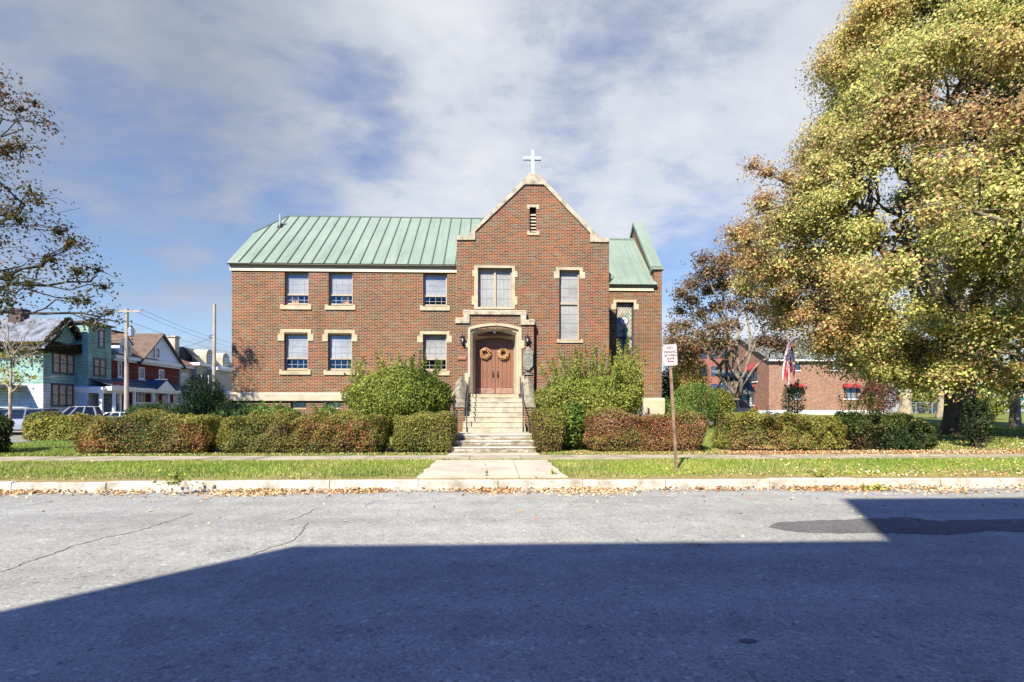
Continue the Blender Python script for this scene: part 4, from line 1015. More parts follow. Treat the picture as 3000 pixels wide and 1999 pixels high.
hedge('clipped green hedge block touching the left side of the lowest steps', hx(1150,16.7), hx(1332,16.7)-.03, 16.6, 18.1, 1.22, 1.42, [OLV, YGR, GRN, BRN], [1.3,1.2,.8,.3], 17000, 123, .052, 0, .07)
hedge('small clipped hedge block touching the right side of the lowest steps', hx(1560,16.7)+.05, hx(1650,16.7), 16.6, 18.0, 1.48, 1.42, [OLV, BRN, YGR, GRN], [1.2,.9,.8,.6], 11000, 134, .052, .1, .07)
hedge('reddish brown clipped hedge behind the no parking sign post', hx(1724,16.7), hx(2076,16.7), 16.65, 17.9, 1.38, 1.34, [BRN, RED, RST, OLV, (.36,.20,.12), YGR], [1.3,.45,.9,.8,1.0,.35], 29000, 145, .054, .2, .085)
hedge('shaggy olive and orange hedge between the lawn gap and the shaded hedge', hx(2142,16.9), hx(2490,16.9), 16.8, 18.3, 1.5, 1.2, [OLV, YGR, RST, GRN, BRN, TAN], [1.2,1.0,1.0,1,.6,.45], 30000, 156, .066, .1, .17)
hedge('dark green sparse hedge in the shade of the big maple', hx(2485,17.1), hx(2745,17.1), 17.0, 18.2, 1.18, 1.02, [DKG, GRN, OLV, BRN], [1.4,1,.5,.3], 17000, 167, .07, .2, .18)
hedge('near dark hedge end cut by the left edge of the photo', hx(-140,16.4), hx(48,17.4), 16.2, 17.4, 1.25, 1.22, [DKG, GRN, OLV], [1.5,1,.3], 9000, 178, .075, .0, .12)
hedge('bright yellow green hedge running back beside the parked cars', hx(82,26.5), hx(240,26.5), 26.0, 27.2, 1.3, 1.3, [YEL, YGR, OLV, RST], [1.4,1.6,.7,.3], 9500, 189, .10, .05, .07)

# ------------------------------------------------------------------ shrubs
def shrub(label, c, r, n, cols, wts, seed, size=.08, spikes=0, spike_len=1.0, name='shrub', cat='shrub', group=None, needle=False, flat=.0, mat='leaf', openness=.12, stems=14):
    cx, cy = c; gz = G1(cx, cy); rx, ry, h = r
    e = thing(name, (cx, cy, gz), label, cat, group)
    d = unit(RNG.normal(size=(n,3))); rad = RNG.beta(5, 1.15, n)
    P = d*rad[:, None]; Nn = d.copy()
    lw = lump(d*2.2, 1.5, seed)*.09 + lump(d*2.2, 4.5, seed+1)*.06
    P = P*(1+lw)[:, None]
    z = (P[:,2]*.5+.5); z = np.clip(z, 0, None)**(.85)
    P = np.stack([cx+P[:,0]*rx, cy+P[:,1]*ry, gz+.03+z*h], 1)
    k = lump(P, 2.4, seed+4) > 1.9 - openness*3; kk = k & (RNG.uniform(size=n) < .6); P = P[~kk]; Nn = Nn[~kk]
    st_ = MB()
    for i in range(stems):
        a = random.uniform(0, 2*PI); q = random.uniform(.3, .85)
        limb(st_, (cx+random.gauss(0,.15), cy+random.gauss(0,.12), gz-.05), (cx+math.cos(a)*rx*q, cy+math.sin(a)*ry*q, gz+h*random.uniform(.35,.85)), .03, .008, .1, 5, 5)
    PS, NS = [], []
    for i in range(spikes):
        a = random.uniform(0, 2*PI); q = math.sqrt(random.uniform(0, 1))*.85
        b0 = Vector((cx+math.cos(a)*rx*q, cy+math.sin(a)*ry*q, gz+h*(.55+.35*math.sqrt(max(0,1-q*q)))))
        L = spike_len*random.uniform(.5, 1.25); tp = b0 + Vector((math.cos(a)*q*.5*L+random.gauss(0,.12), math.sin(a)*q*.3*L, L))
        pts = limb(st_, b0, tp, .012, .004, .06, 4, 4)
        m_ = int(80*L*(.09/size))
        t = RNG.uniform(0, 1, m_)**.9
        base = np.array([list(b0.lerp(tp, float(x))) for x in t]); off = RNG.normal(size=(m_,3))*.075*(1.2-t)[:, None]
        PS.append(base+off); NS.append(RNG.normal(size=(m_,3))+np.array([0,-.3,.5]))
    if PS: P = np.concatenate([P]+PS); Nn = np.concatenate([Nn]+NS)
    P[:,2] = np.maximum(P[:,2], gz+.02); n2 = len(P)
    al = None
    if needle: al = Nn*.6 + np.array([0,0,.7]); 
    leaves('foliage', P, Nn*(.8) + RNG.normal(size=(n2,3))*.6 + np.array([0,0,.2]), np.full(n2, size), palette(P, cols, wts, seed+9, 1.6), M['needle' if needle else mat], e, aspect=.22 if needle else .5, along=al)
    st_.build('stems', M['core'], e)
    return e
SG1, SG2, SG3, SG4 = (.11,.175,.03), (.23,.28,.05), (.38,.39,.09), (.05,.09,.02)
xs = AX(1160, 19.8)
shrub('big round dark green shrub with tall loose shoots left of the steps', (AX(1170,19.9), 19.9), (2.15, 1.15, 2.5), 42000, [SG1, SG2, SG4, SG3], [1.3,1.1,.5,.5], 201, .085, 46, .9, stems=24, openness=.06)
shrub('big light green shrub with tall shoots right of the steps', (AX(1728,19.9), 19.9), (2.2, 1.25, 2.35), 44000, [SG2, SG3, SG1, (.28,.22,.06)], [1.4,1.3,.6,.35], 212, .085, 70, 1.15, stems=24, openness=.06)
shrub('pale leafy sapling clump in front of the stained glass window', (AX(1832,21.9), 21.9), (.85, .6, 2.9), 4200, [SG2, SG3, (.17,.18,.06)], [1.2,1,.6], 223, .12, 16, 1.1, stems=12)
shrub('low drooping green shrub in the gap between small hedge block and red hedge', (AX(1672,17.5), 17.5), (.6, .5, 1.7), 5200, [SG2, SG1, SG3], [1.3,1,.5], 228, .11, 6, .3, stems=10)
JN1, JN2, JN3 = (.085,.15,.028), (.16,.24,.04), (.035,.07,.018)
for i, (px_, y, rx, ry, h, n, lab) in enumerate(((700,21.3,.95,.8,1.0,5200,'bright green spreading juniper at the left corner of the church'), (800,21.2,1.1,.7,.92,5200,'low spreading juniper before the basement windows'), (962,21.0,.55,.5,.8,2400,'small juniper tuft left of the big dark shrub'), (620,24.5,1.0,.8,1.75,5200,'light green juniper behind the dark yew at the church corner'))):
    shrub(lab, (AX(px_, y), y), (rx, ry, h), n, [JN1, JN2, JN3], [1.2,1,.6], 240+i*7, .15, 12, .35, 'juniper', 'juniper', 'junipers at the church wall', True, stems=8)
shrub('dark green yew bush beside the second utility pole', (AX(592,21.5), 21.5), (.85, .8, 2.15), 5600, [JN3, (.018,.035,.012), JN1], [1.3,1,.5], 261, .13, 5, .3, 'yew', 'yew', None, True, stems=10)
shrub('rounded bright green evergreen right of the church corner', (AX(2040,27), 27), (1.15, 1.1, 2.5), 6500, [JN1, JN2, JN3], [1.2,1.2,.5], 268, .15, 12, .35, 'evergreen_bush', 'evergreen bush', None, True)
shrub('low evergreen bush at the foot of the church corner behind the red hedge', (AX(1978,25.5), 25.5), (.75, .8, 1.6), 3600, [JN1, JN3, JN2], [1.2,1,.6], 275, .14, 8, .3, 'evergreen_bush', 'evergreen bush', None, True)
shrub('yellow green bush between the round evergreen and the brown tree', (AX(2108,29), 29), (.85, .8, 2.2), 3400, [(.2,.22,.05),(.14,.18,.04),(.28,.27,.06)], [1.2,1,.6], 282, .14, 4, .3)
shrub('dark tall bush against the church corner behind the sign', (AX(1958,29), 29), (.7,.9,3.4), 4200, [DKG, GRN, SG4], [1.2,.9,.8], 289, .13, 4, .4)
shrub('yellow leaved bush in the distance behind the round evergreen', (AX(2010,46), 46), (2.0, 1.6, 5.6), 5200, [YEL, (.25,.24,.05), OLV], [1.2,1.1,.6], 296, .2, 6, .6)
shrub('leafy green bush at the foot of the flagpole', (AX(2325,36), 36), (.8, .6, 2.6), 1500, [SG3, SG2, (.34,.34,.1)], [1.2,1,.6], 303, .15, 12, .7, openness=.5)
shrub('dark spindly shrub standing at the end of the shaded hedge', (AX(2862,18.2), 18.2), (.5, .5, 1.75), 1500, [DKG, SG4, GRN], [1.2,1,.6], 310, .10, 8, .5, openness=.4)
shrub('bare twiggy shrub rising above the shaded hedge', (AX(2505,17.8), 17.8), (.55, .5, 1.75), 750, [BRN, OLV, SG4], [1.2,1,.8], 317, .08, 14, .55, openness=.6, stems=40)
shrub('russet bush at the right corner of the flag house', (AX(2578,52), 52), (1.8,1.2,4.3), 3600, [(.16,.055,.045), BRN, (.22,.09,.06)], [1.3,1,.5], 324, .2, 6, .8)
shrub('light green round bush right of the thick maple trunk', (AX(2905,40), 40), (1.5,1.2,2.9), 3000, [SG3, SG2, OLV], [1.2,1,.6], 331, .2, 4, .5)
shrub('pale yellow green bush behind the chain link fence', (AX(2700,62), 62), (3.0,1.5,4.2), 4200, [SG3, YGR, SG2], [1.2,1.1,.6], 338, .28, 6, .8)
for i, (px_, y, r, lab) in enumerate(((425,37.5,(1.6,.8,1.95),'flat dark clipped bush left of the red house porch stairs'), (480,38.3,(1.7,.8,2.1),'clipped bush with yellow top in front of the red house porch'), (545,39.5,(1.3,.8,1.95),'small clipped bush right of the red house porch stairs'))):
    shrub(lab, (AX(px_, y), y), r, 3200, [DKG, SG4, OLV], [1.3,1,.3], 345+7*i, .14, 0, 1, 'clipped_bush', 'bush', 'clipped bushes before the red house', stems=6)

# ------------------------------------------------------------------ trees
def tree(label, base, r0, trunk_h, clumps, cols, wts, seed, leaf, per, spread, bark='bark', name='maple_tree', lean=(0,0), mains=6, nforks=1, group=None, twig=.02, flare=1.5, limbk=1.0, jit=.6, gap=.6):
    bx, by = base; gz = G1(bx, by)
    e = thing(name, (bx, by, gz), label, 'tree', group)
    t = MB(); top = Vector((bx+lean[0], by+lean[1], gz+trunk_h))
    pts = [Vector((bx, by, gz-.15)), Vector((bx, by, gz+.25)), Vector((bx, by, gz+.8))] + [Vector((bx,by,gz)).lerp(top, k) for k in (.45,.7,1)]
    t.tube(pts, [r0*flare, r0*1.18, r0, r0*.93, r0*.92, r0*.95], 14)
    cl = np.array(clumps, float)
    # limbs: cluster the clumps round a few main limbs
    idx = RNG.choice(len(cl), min(mains, len(cl)), replace=False); cen = cl[idx][:, :3].copy()
    for it in range(8):
        a = np.argmin(((cl[:, None, :3]-cen[None])**2).sum(2), 1)
        for k in range(len(cen)):
            if (a == k).any(): cen[k] = cl[a == k][:, :3].mean(0)
    for k in range(len(cen)):
        mem = cl[a == k]
        if not len(mem): continue
        end = Vector(cen[k]); st = top + Vector((random.gauss(0, r0*.3), random.gauss(0, r0*.3), -random.uniform(0, .12)*trunk_h))
        mid = st.lerp(end, .5) + Vector((0,0,.10*(end-st).length))
        rr = r0*random.uniform(.38,.55)*limbk
        p1 = limb(t, st, mid, rr, rr*.7, .07, 5, 8); p2 = limb(t, p1[-1], end, rr*.7, rr*.35, .09, 5, 7); path = p1+p2
        # side branches
        for c_ in mem:
            q = min(path[2:], key=lambda w: (w-Vector(c_[:3])).length*1.0 + .001)
            j = path.index(q); s_ = path[max(1, j-random.randint(0, 3))]
            L = (Vector(c_[:3])-s_).length
            b_ = limb(t, s_, c_[:3], min(rr*.4, .02+.018*L), .012, .12, 5, 5)
            for _ in range(3):
                o = Vector((random.gauss(0,1), random.gauss(0,1), random.gauss(0,.6)))*c_[3]*.7
                limb(t, b_[random.randint(2, 5)], Vector(c_[:3])+o, twig, .005, .12, 4, 4)
    t.build('trunk', M[bark], e, smooth=True)
    P, Nn = [], []
    for c_ in cl:
        m_ = int(per*(c_[3]/spread)**2*RNG.uniform(.7, 1.25))
        d = unit(RNG.normal(size=(m_,3))); rad = np.abs(RNG.normal(size=m_))*.62*(1+.35*lump(d*1.6+c_[:3], 1.3, seed+1))
        q = d*np.minimum(rad, 1.3)[:, None]*np.array([c_[3], c_[3], c_[3]*.72]); q[:,2] -= .12*np.minimum(rad,1.6)**2*c_[3]
        # drooping sprays: leaves gather in small hanging bunches
        q = q + (lump(q+c_[:3], 5.0, seed+3)*.10)[:, None]*d
        P.append(c_[:3]+q); Nn.append(d*.8 + np.array([0,0,.55]))
    P = np.concatenate(P); Nn = np.concatenate(Nn)
    k = (lump(P, 2.9, seed+17) + .5*lump(P, 6.5, seed+18)) > .95; kk = k & (RNG.uniform(size=len(P)) < gap); P, Nn = P[~kk], Nn[~kk]
    P[:,2] = np.maximum(P[:,2], gz+.3)
    n = len(P)
    c = cols(P) if callable(cols) else palette(P, cols, wts, seed+5, .55)
    leaves('crown', P, Nn + RNG.normal(size=(n,3))*jit, np.full(n, leaf), c, M['leaf'], e, aspect=.78, droop=.3)
    return e
# big maple on the right
mx, my = AX(2812, 23.3), 23.3
prof = [(2.7,3.2),(3.6,4.6),(4.8,6.6),(6.4,8.2),(8,9.3),(9.6,10.2),(11.2,9.6),(12.9,8.9),(14.5,7.7),(15.7,6.9),(18,6.1),(20.4,5.3),(23,4.0),(25.5,1.6)]
pz, prd = [a for a, _ in prof], [b for _, b in prof]
clumps = []
tries = 0
while len(clumps) < 470 and tries < 20000:
    tries += 1
    z = random.uniform(2.9, 25); R = float(np.interp(z, pz, prd)); a = random.uniform(0, 2*PI)
    if z < 8 and math.sin(a) < -.25:                       # the road side carries low, wide boughs
        R += (float(np.interp(z, [2.9,3.6,4.8,6.4,8], [5.6,7.3,8.5,9.2,9.5])) - R)*min(1, -math.sin(a)*1.3)
    q = random.choice([random.uniform(.86, 1.0), random.uniform(.80, 1.0), random.uniform(.55, .9)])
    rr = R*q*(1 + .07*math.sin(3*a+z*.6))
    cr_ = random.uniform(.85, 1.35)
    if math.sin(a) < -.25 and z < 3.7: continue
    rr = max(0, rr - cr_*.55)
    x, y = mx + rr*math.cos(a), my + rr*math.sin(a)
    if math.sin(a) > .55 and random.random() < .6: continue        # the far side carries less
    if z < 4.2 and rr < 2.2: continue
    if any((x-c[0])**2+(y-c[1])**2+((z-c[2])*1.3)**2 < .62 for c in clumps): continue
    clumps.append((x, y, z, cr_))
for px_, py_, d in ((2420,400,21.5),(2470,420,20.5),(2400,470,21),(2460,500,20),(2530,400,19.5),(2560,470,19),(2500,560,19),(2360,540,21.5),(2420,600,20.5),(2600,330,19),(2660,300,18.5),(2720,380,18),(2150,688,23),(2195,700,22.6),(2250,715,22.6),(2200,488,23.4),(2250,505,23),(2300,515,23),(2240,600,22.8),(2290,640,22.5),(2300,850,22.5),(2340,930,22),(2420,1010,21.5),(2480,1060,21),(2560,1085,20.5),(2640,1100,20),(2700,1120,20.5),(2760,1100,19),(2830,1090,18.5),(2900,1085,19),(2960,1080,19),(2400,980,23),(2440,960,19.5),(2520,1010,19)):
    xx, zz_ = at(px_, py_, d); clumps.append((xx, d, zz_, .62 if px_ < 2310 else .85))
nr = 0
while nr < 10:                                     # boughs reaching out over the pavement, towards the road
    x, y, z = random.uniform(11.2, 18.5), random.uniform(14.2, 18.5), random.uniform(5.6, 11)
    if z > 6 + (x-10.8)*.9 or x/y < .70: continue
    if any((x-c[0])**2+(y-c[1])**2+((z-c[2])*1.3)**2 < .62 for c in clumps): continue
    clumps.append((x, y, z, random.uniform(.8, 1.15))); nr += 1
def maple_cols(P):
    gold, ygr, brn, grn, org, dkg = (.56,.45,.16), (.50,.50,.16), (.40,.25,.13), (.24,.35,.07), (.52,.30,.10), (.08,.15,.03)
    dx = (P[:,0]-mx)/9.0; hz = (P[:,2]-9)/9.0
    w = np.stack([.32 - .25*dx + .25*hz, .92 + .2*hz, .25 - .75*dx - .3*np.abs(hz+.1), .52 + 1.05*dx - .6*hz, -.35 - .6*dx, -.55 + .5*dx - .7*hz], 1)
    s = np.stack([lump(P, .55, 900+37*i)*.55 + RNG.gumbel(size=len(P))*.38 for i in range(6)], 1) + w*1.25
    c = np.array([gold, ygr, brn, grn, org, dkg])[np.argmax(s, 1)]
    return np.clip(c*(1+RNG.normal(size=(len(P),1))*.22), .01, 1)
tree('huge spreading maple with yellow, brown and green autumn leaves on the right', (mx, my), .62, 3.0, clumps, maple_cols, None, 401, .112, 2100, 1.1, 'bark', mains=11, flare=1.35, jit=.42, gap=.68)
# tree whose boughs reach in at the left edge
lx, ly = AX(-420, 15.5), 15.5
cl = []
for px_, py_, d, r_ in ((15,250,15.5,.45),(55,270,15.2,.4),(30,300,15.6,.4),(85,330,15.4,.3),(10,420,15.2,.5),(45,460,15.4,.45),(85,440,15.6,.3),(20,530,15,.55),(70,560,15.3,.5),(120,590,15.4,.35),(20,620,15.6,.6),(75,650,15.2,.55),(130,660,15.5,.45),(170,690,15.4,.4),(215,720,15.3,.35),(30,720,15,.6),(100,740,15.3,.55),(160,770,15.5,.5),(215,790,15.3,.5),(260,780,15.5,.35),(270,830,15.4,.4),(20,810,15.3,.6),(85,835,15.5,.5),(150,850,15.3,.45),(205,870,15.5,.42),(255,885,15.3,.4),(300,915,15.4,.38),(325,940,15.6,.25),(330,960,15.4,.25),(280,950,15.6,.3),(15,880,15.5,.5),(60,900,15.8,.45),(-60,250,15.6,.8),(-90,420,15.4,.9),(-70,560,15.6,.9),(-60,700,15.4,.9),(-70,840,15.5,.8),(-140,330,15.5,1),(-160,600,15.5,1),(-180,780,15.5,1),(-260,300,15,1.2),(-260,500,15,1.2),(-300,700,15,1.1),(-400,300,15.5,1.3),(-420,550,15.5,1.3),(-520,420,15.5,1.3),(-420,150,15.5,1.2),(-250,140,15.5,1.1)):
    xx, zz_ = at(px_, py_, d); cl.append((xx, d+random.uniform(-.7,.7), zz_, r_*1.45))
tree('dark autumn tree reaching in from the left with thin drooping boughs', (lx, ly), .34, 3.4, cl, [(.10,.07,.028),(.22,.09,.045),(.08,.08,.025),(.16,.075,.04),(.30,.17,.06)], [1.2,.9,1,.7,.35], 431, .085, 100, .45, 'bark_d', 'street_tree', mains=9, twig=.010, limbk=.42)
# brown tree beside the driveway
bx, by = AX(2155, 43), 43.0
cl = []
for px_, py_ in ((2000,860),(2030,830),(2070,800),(2110,790),(2150,770),(2190,760),(2225,750),(2250,775),(1995,910),(2030,880),(2075,850),(2120,835),(2165,815),(2210,800),(2260,820),(1975,960),(2010,950),(2050,920),(2095,900),(2140,890),(2185,860),(2230,860),(2270,880),(1965,1000),(2005,1000),(2050,980),(2095,960),(2140,950),(2240,910),(2275,950),(1985,1040),(2030,1035),(2070,1020),(2110,1010),(2260,1000),(2295,1010),(2290,900),(2230,1000),(2120,760),(2200,900),(2160,730),(2060,760)):
    d = by + random.uniform(-2.4, 2.4); xx, zz_ = at(px_, py_, d); cl.append((xx, d, zz_, random.uniform(1.1,1.5)))
tree('brown leaved tree with several leaning stems beside the driveway', (bx, by), .42, 1.7, cl, [(.22,.145,.085),(.30,.17,.095),(.20,.175,.075),(.15,.10,.06),(.36,.25,.11)], [1.3,1,.9,.8,.6], 461, .185, 560, 1.0, 'bark_m', 'brown_tree', mains=8, twig=.025, flare=1.25, limbk=.72)
# slim bare tree before the green house
sx_, sy_ = AX(30, 31), 31
cl = []
for px_, py_, r_ in ((10,1085,.7),(40,1095,.6),(75,1100,.5),(15,1120,.6),(55,1115,.5),(100,1105,.45),(5,1040,.5)):
    d = sy_ + random.uniform(-.8,.8); xx, zz_ = at(px_, py_, d); cl.append((xx, d, zz_, r_))
tb = tree('slim half bare tree with yellow leaves in front of the green house', (sx_, sy_), .085, 2.9, cl, [YEL, (.30,.22,.05), YGR], [1.3,.8,1], 481, .13, 75, .55, 'bark_l', 'slim_tree', mains=4, twig=.012)
t = MB()
for px_, py_ in ((-5,940),(20,930),(45,920),(70,935),(95,950),(110,1000),(120,1030),(0,980),(60,960),(85,1010)):
    xx, zz_ = at(px_, py_, 31+random.uniform(-.6,.6)); x0_, z0_ = at(34+random.uniform(-6,6), random.uniform(1020,1080), 31)
    p = limb(t, (x0_,31,z0_), (xx,31+random.uniform(-.5,.5),zz_), .035, .01, .08, 6, 5)
    for _ in range(5):
        s_ = p[random.randint(2,6)]; limb(t, s_, s_+Vector((random.gauss(0,.45), random.gauss(0,.3), random.uniform(.1,.7))), .012, .004, .08, 3, 4)
x0_, z0_ = at(36,1200,31)
limb(t, (sx_,31,G1(sx_,31)+2.7), at(34,1040,31)[0:1]+(31,)+at(34,1040,31)[1:2], .07, .04, .02, 5, 7)
t.build('branch', M['bark_l'], tb, smooth=True)
# far right slim trunk, trunks behind
def trunk_only(px_, y, r, pytop, label, bark, crownpts, cols):
    xx = AX(px_, y); cl = []
    for a, b_, r_ in crownpts:
        d = y + random.uniform(-1,1); x2, z2 = at(a, b_, d); cl.append((x2, d, z2, r_))
    tree(label, (xx, y), r, AZ(pytop, y)-G1(xx, y), cl, cols, [1]*len(cols), 500+px_, .2, 150, .9, bark, 'street_tree', mains=3, flare=1.3)
trunk_only(2974, 27.5, .24, 1075, 'mottled slim tree standing right of the thick maple', 'bark_l', [(2940,1010,1.0),(3010,1000,1.1),(2975,930,1.2),(3060,1040,1.1),(3080,940,1.3),(2990,850,1.3)], [GRN, SG2, YGR])
trunk_only(2762, 42, .42, 1120, 'pale sunlit tree trunk just behind the thick maple', 'bark_l', [(2740,1040,1.4),(2790,1020,1.4),(2760,960,1.5)], [GRN, SG2])
trunk_only(2652, 55, .6, 1150, 'wide pale trunk beside the chain link fence', 'bark_l', [(2630,1080,1.6),(2680,1070,1.6),(2655,1010,1.8)], [YGR, SG2])

# ------------------------------------------------------------------ grass, weeds and fallen leaves
def scatter(x0, x1, y0, y1, n, keep=None):
    x = RNG.uniform(x0, x1, n); y = RNG.uniform(y0, y1, n)
    if keep is not None: k = keep(x, y); x, y = x[k], y[k]
    return x, y
def edge(x, y): return .25*np.sin(x*2.3)+.15*np.sin(x*7.1+1)+.1*np.sin(x*17)
x, y = scatter(-19, 20, 10.53, 14.5, 150000, lambda x, y: ~((x > -1.75+.1*np.sin(y*5)) & (x < 1.6+.1*np.sin(y*4+1))) & (y > 10.62 + np.abs(edge(x,y))*.9*RNG.uniform(0,1.6,len(x))))
xq, yq = scatter(-1.75, 1.65, 10.53, 10.70, 420); xr_, yr2 = scatter(-1.7, 1.6, 14.38, 14.58, 420); xq = np.concatenate([xq[xq < .6], xr_]); yq = np.concatenate([yq[:len(xq)-len(xr_)], yr2]); x = np.concatenate([x, xq]); y = np.concatenate([y, yq])
pat = lump(np.stack([x,y,0*x],1), 1.1, 71); k = RNG.uniform(size=len(x)) < np.clip(.9 + .25*pat - np.clip(x-6,0,12)*.035, .12, 1); x, y = x[k], y[k]
GRS = [(.20,.30,.045), (.30,.37,.07), (.42,.38,.13), (.50,.41,.18), (.16,.24,.05)]
pts = np.stack([x, y, g(x,y)-.005], 1)
def gcols(p, w): return palette(p, GRS, w, 77, 1.6, .2)
edgew = gcols(pts, [1.4,1.4,.75,.35,.9]); nk = np.clip((11.5-y)/.9+.25*lump(pts,2.0,88), 0, 1)[:, None]*.75; edgew = edgew*(1-nk) + np.array([.50,.42,.20])*nk*RNG.uniform(.7,1.15,(len(x),1))
hgt = np.where(y < 11.15, .04, .066)*(1+.35*lump(pts, 1.6, 81))
tag(blades('verge_grass', pts, np.clip(hgt,.03,.16), edgew, M['blade'], None, .010), 'sunlit rough grass on the verge between kerb and pavement', 'grass', kind='stuff')
x, y = scatter(-22, -12.2, 16.3, 25.5, 42000, lambda x, y: (y > 16.25+.4*RNG.uniform(size=len(x))))
x2, y2 = scatter(7.0, 30, 17.1, 46, 90000, lambda x, y: ~((y > 32.6) & (y < 41.8) & (x < 24.2)) & (RNG.uniform(size=len(x)) < np.clip(1.15-(y-16)*.028, .2, 1)))
x3, y3 = scatter(1.7, 7.6, 15.95, 19.2, 9000); x4, y4 = scatter(-16, 6, 15.95, 16.7, 6000, lambda x, y: (np.abs(x) > 1.5) & (RNG.uniform(size=len(x)) < np.where(x > 0, .3, .8)))
x, y = np.concatenate([x,x2,x3,x4]), np.concatenate([y,y2,y3,y4]); pts = np.stack([x, y, g(x,y)-.005], 1)
far = np.clip((y-16)/20, 0, 1)
tag(blades('lawn_grass', pts, .065+.05*far, gcols(pts, [1.5,1.1,.35,.2,1.3]), M['blade'], None, .016), 'green lawn grass behind the hedges', 'grass', kind='stuff')
LF = [(.48,.27,.13), (.56,.40,.22), (.36,.19,.09), (.62,.51,.32), (.46,.32,.17)]
P_, hs = [], []
def drop(x, y, z, n0): P_.append(np.stack([x, y, z], 1))
n = 17000; x = RNG.uniform(-13.5, 20, n); dens_ = .45+.35*np.sin(x*1.1)+.3*np.sin(x*2.7+2)+.35*np.clip((x-8)/6,0,1); k = RNG.uniform(size=n) < np.clip(dens_,.12,1); x = x[k]; wd_ = .28+.1*np.sin(x*.9)+.35*np.clip((x-7)/6,0,1); y = 10.34 - np.abs(RNG.normal(size=len(x)))*wd_*.75; drop(x, y, .012+np.clip(.07-(10.34-y)*.25,0,.07)*RNG.uniform(0,1,len(x)), 0)
n = 420; x = RNG.uniform(-15, 20, n); y = 10.3 - RNG.exponential(1.0, n); k = y > 3.4; drop(x[k], y[k], np.full(k.sum(), .012), 0)
n = 9500; x = RNG.uniform(3, 20, n); y = RNG.uniform(10.52, 16.9, n); w_ = np.clip((x-3)/9,0,1)*np.where(y < 11.5, 1.0, np.where(y > 15.6, .8, .14)); k = RNG.uniform(size=n) < w_; x, y = x[k], y[k]; drop(x, y, g(x,y)+.035+.03*RNG.uniform(size=len(x)), 0)
n = 5200; x = RNG.uniform(2.2, 20, n); y = 16.5 + RNG.normal(size=n)*.42; drop(x, y, g(x,y)+.02+.03*RNG.uniform(size=n), 0)
n = 2600; x = RNG.uniform(-19, 14, n); y = RNG.uniform(16.05, 17.0, n); k = np.abs(x) > 1.5; x, y = x[k], y[k]; drop(x, y, g(x,y)+.025, 0)
n = 260; x = RNG.uniform(-18, 18, n); y = RNG.uniform(10.55, 14.4, n); drop(x, y, g(x,y)+.05*RNG.uniform(.5,1.4,n), 0)
n = 4200; x = RNG.uniform(10, 26, n); y = RNG.uniform(16.5, 24, n); drop(x, y, g(x,y)+.05, 0)
P = np.concatenate(P_); n = len(P)
tag(leaves('fallen_leaves', P, np.array([0,0,1.0]) + RNG.normal(size=(n,3))*.45, np.full(n, .062), palette(P, LF, [1.2,1,.7,.8,.8], 91, 1.2), M['dryleaf'], None, .7, .12), 'orange and tan fallen leaves drifted along the gutter and verge', 'fallen leaves', kind='stuff')
def weed(label, px_, py_, z, n, r, h, y=None, seed=1):
    xx, yy = gp(px_, py_, z)
    e = thing('weed', (xx, yy, z), label, 'weed', 'weeds growing at the kerb')
    d = RNG.normal(size=(n,3)); P = np.stack([xx+d[:,0]*r, yy-np.abs(d[:,1])*r*.35, z+np.abs(d[:,2])*h*.55], 1)
    leaves('foliage', P, RNG.normal(size=(n,3))+np.array([0,-.5,.6]), np.full(n, .075), palette(P, [SG2, SG3, YGR], [1,1,.6], seed, 3), M['leaf'], e, .75)
    s = MB()
    for i in range(7): limb(s, (xx+random.gauss(0,r*.4), yy-.01, z-.02), (xx+random.gauss(0,r), yy-.03, z+random.uniform(.4,1)*h), .006, .003, .1, 3, 4)
    s.build('stems', M['core'], e)
weed('tall leafy weed on the kerb left of the path', 515, 1420, .2, 90, .17, .36, seed=1)
weed('trailing weeds lying in the gutter below the tall weed', 450, 1432, .02, 220, .42, .14, seed=2)
weed('small tuft of weed in the gutter near the left edge', 150, 1436, .02, 60, .18, .1, seed=3)
weed('little weed in the kerb joint before the path', 1430, 1412, .1, 34, .06, .16, seed=4)
weed('thin weed in the kerb joint right of the path', 1620, 1405, .12, 34, .05, .2, seed=5)
weed('dark weed hanging over the kerb right of the sign', 2410, 1405, .15, 60, .09, .22, seed=6)
weed('low weed in the gutter on the far right', 2560, 1432, .03, 46, .16, .1, seed=7)
weed('grey green weed growing on the gutter left of the path', 870, 1425, .05, 46, .12, .2, seed=8)
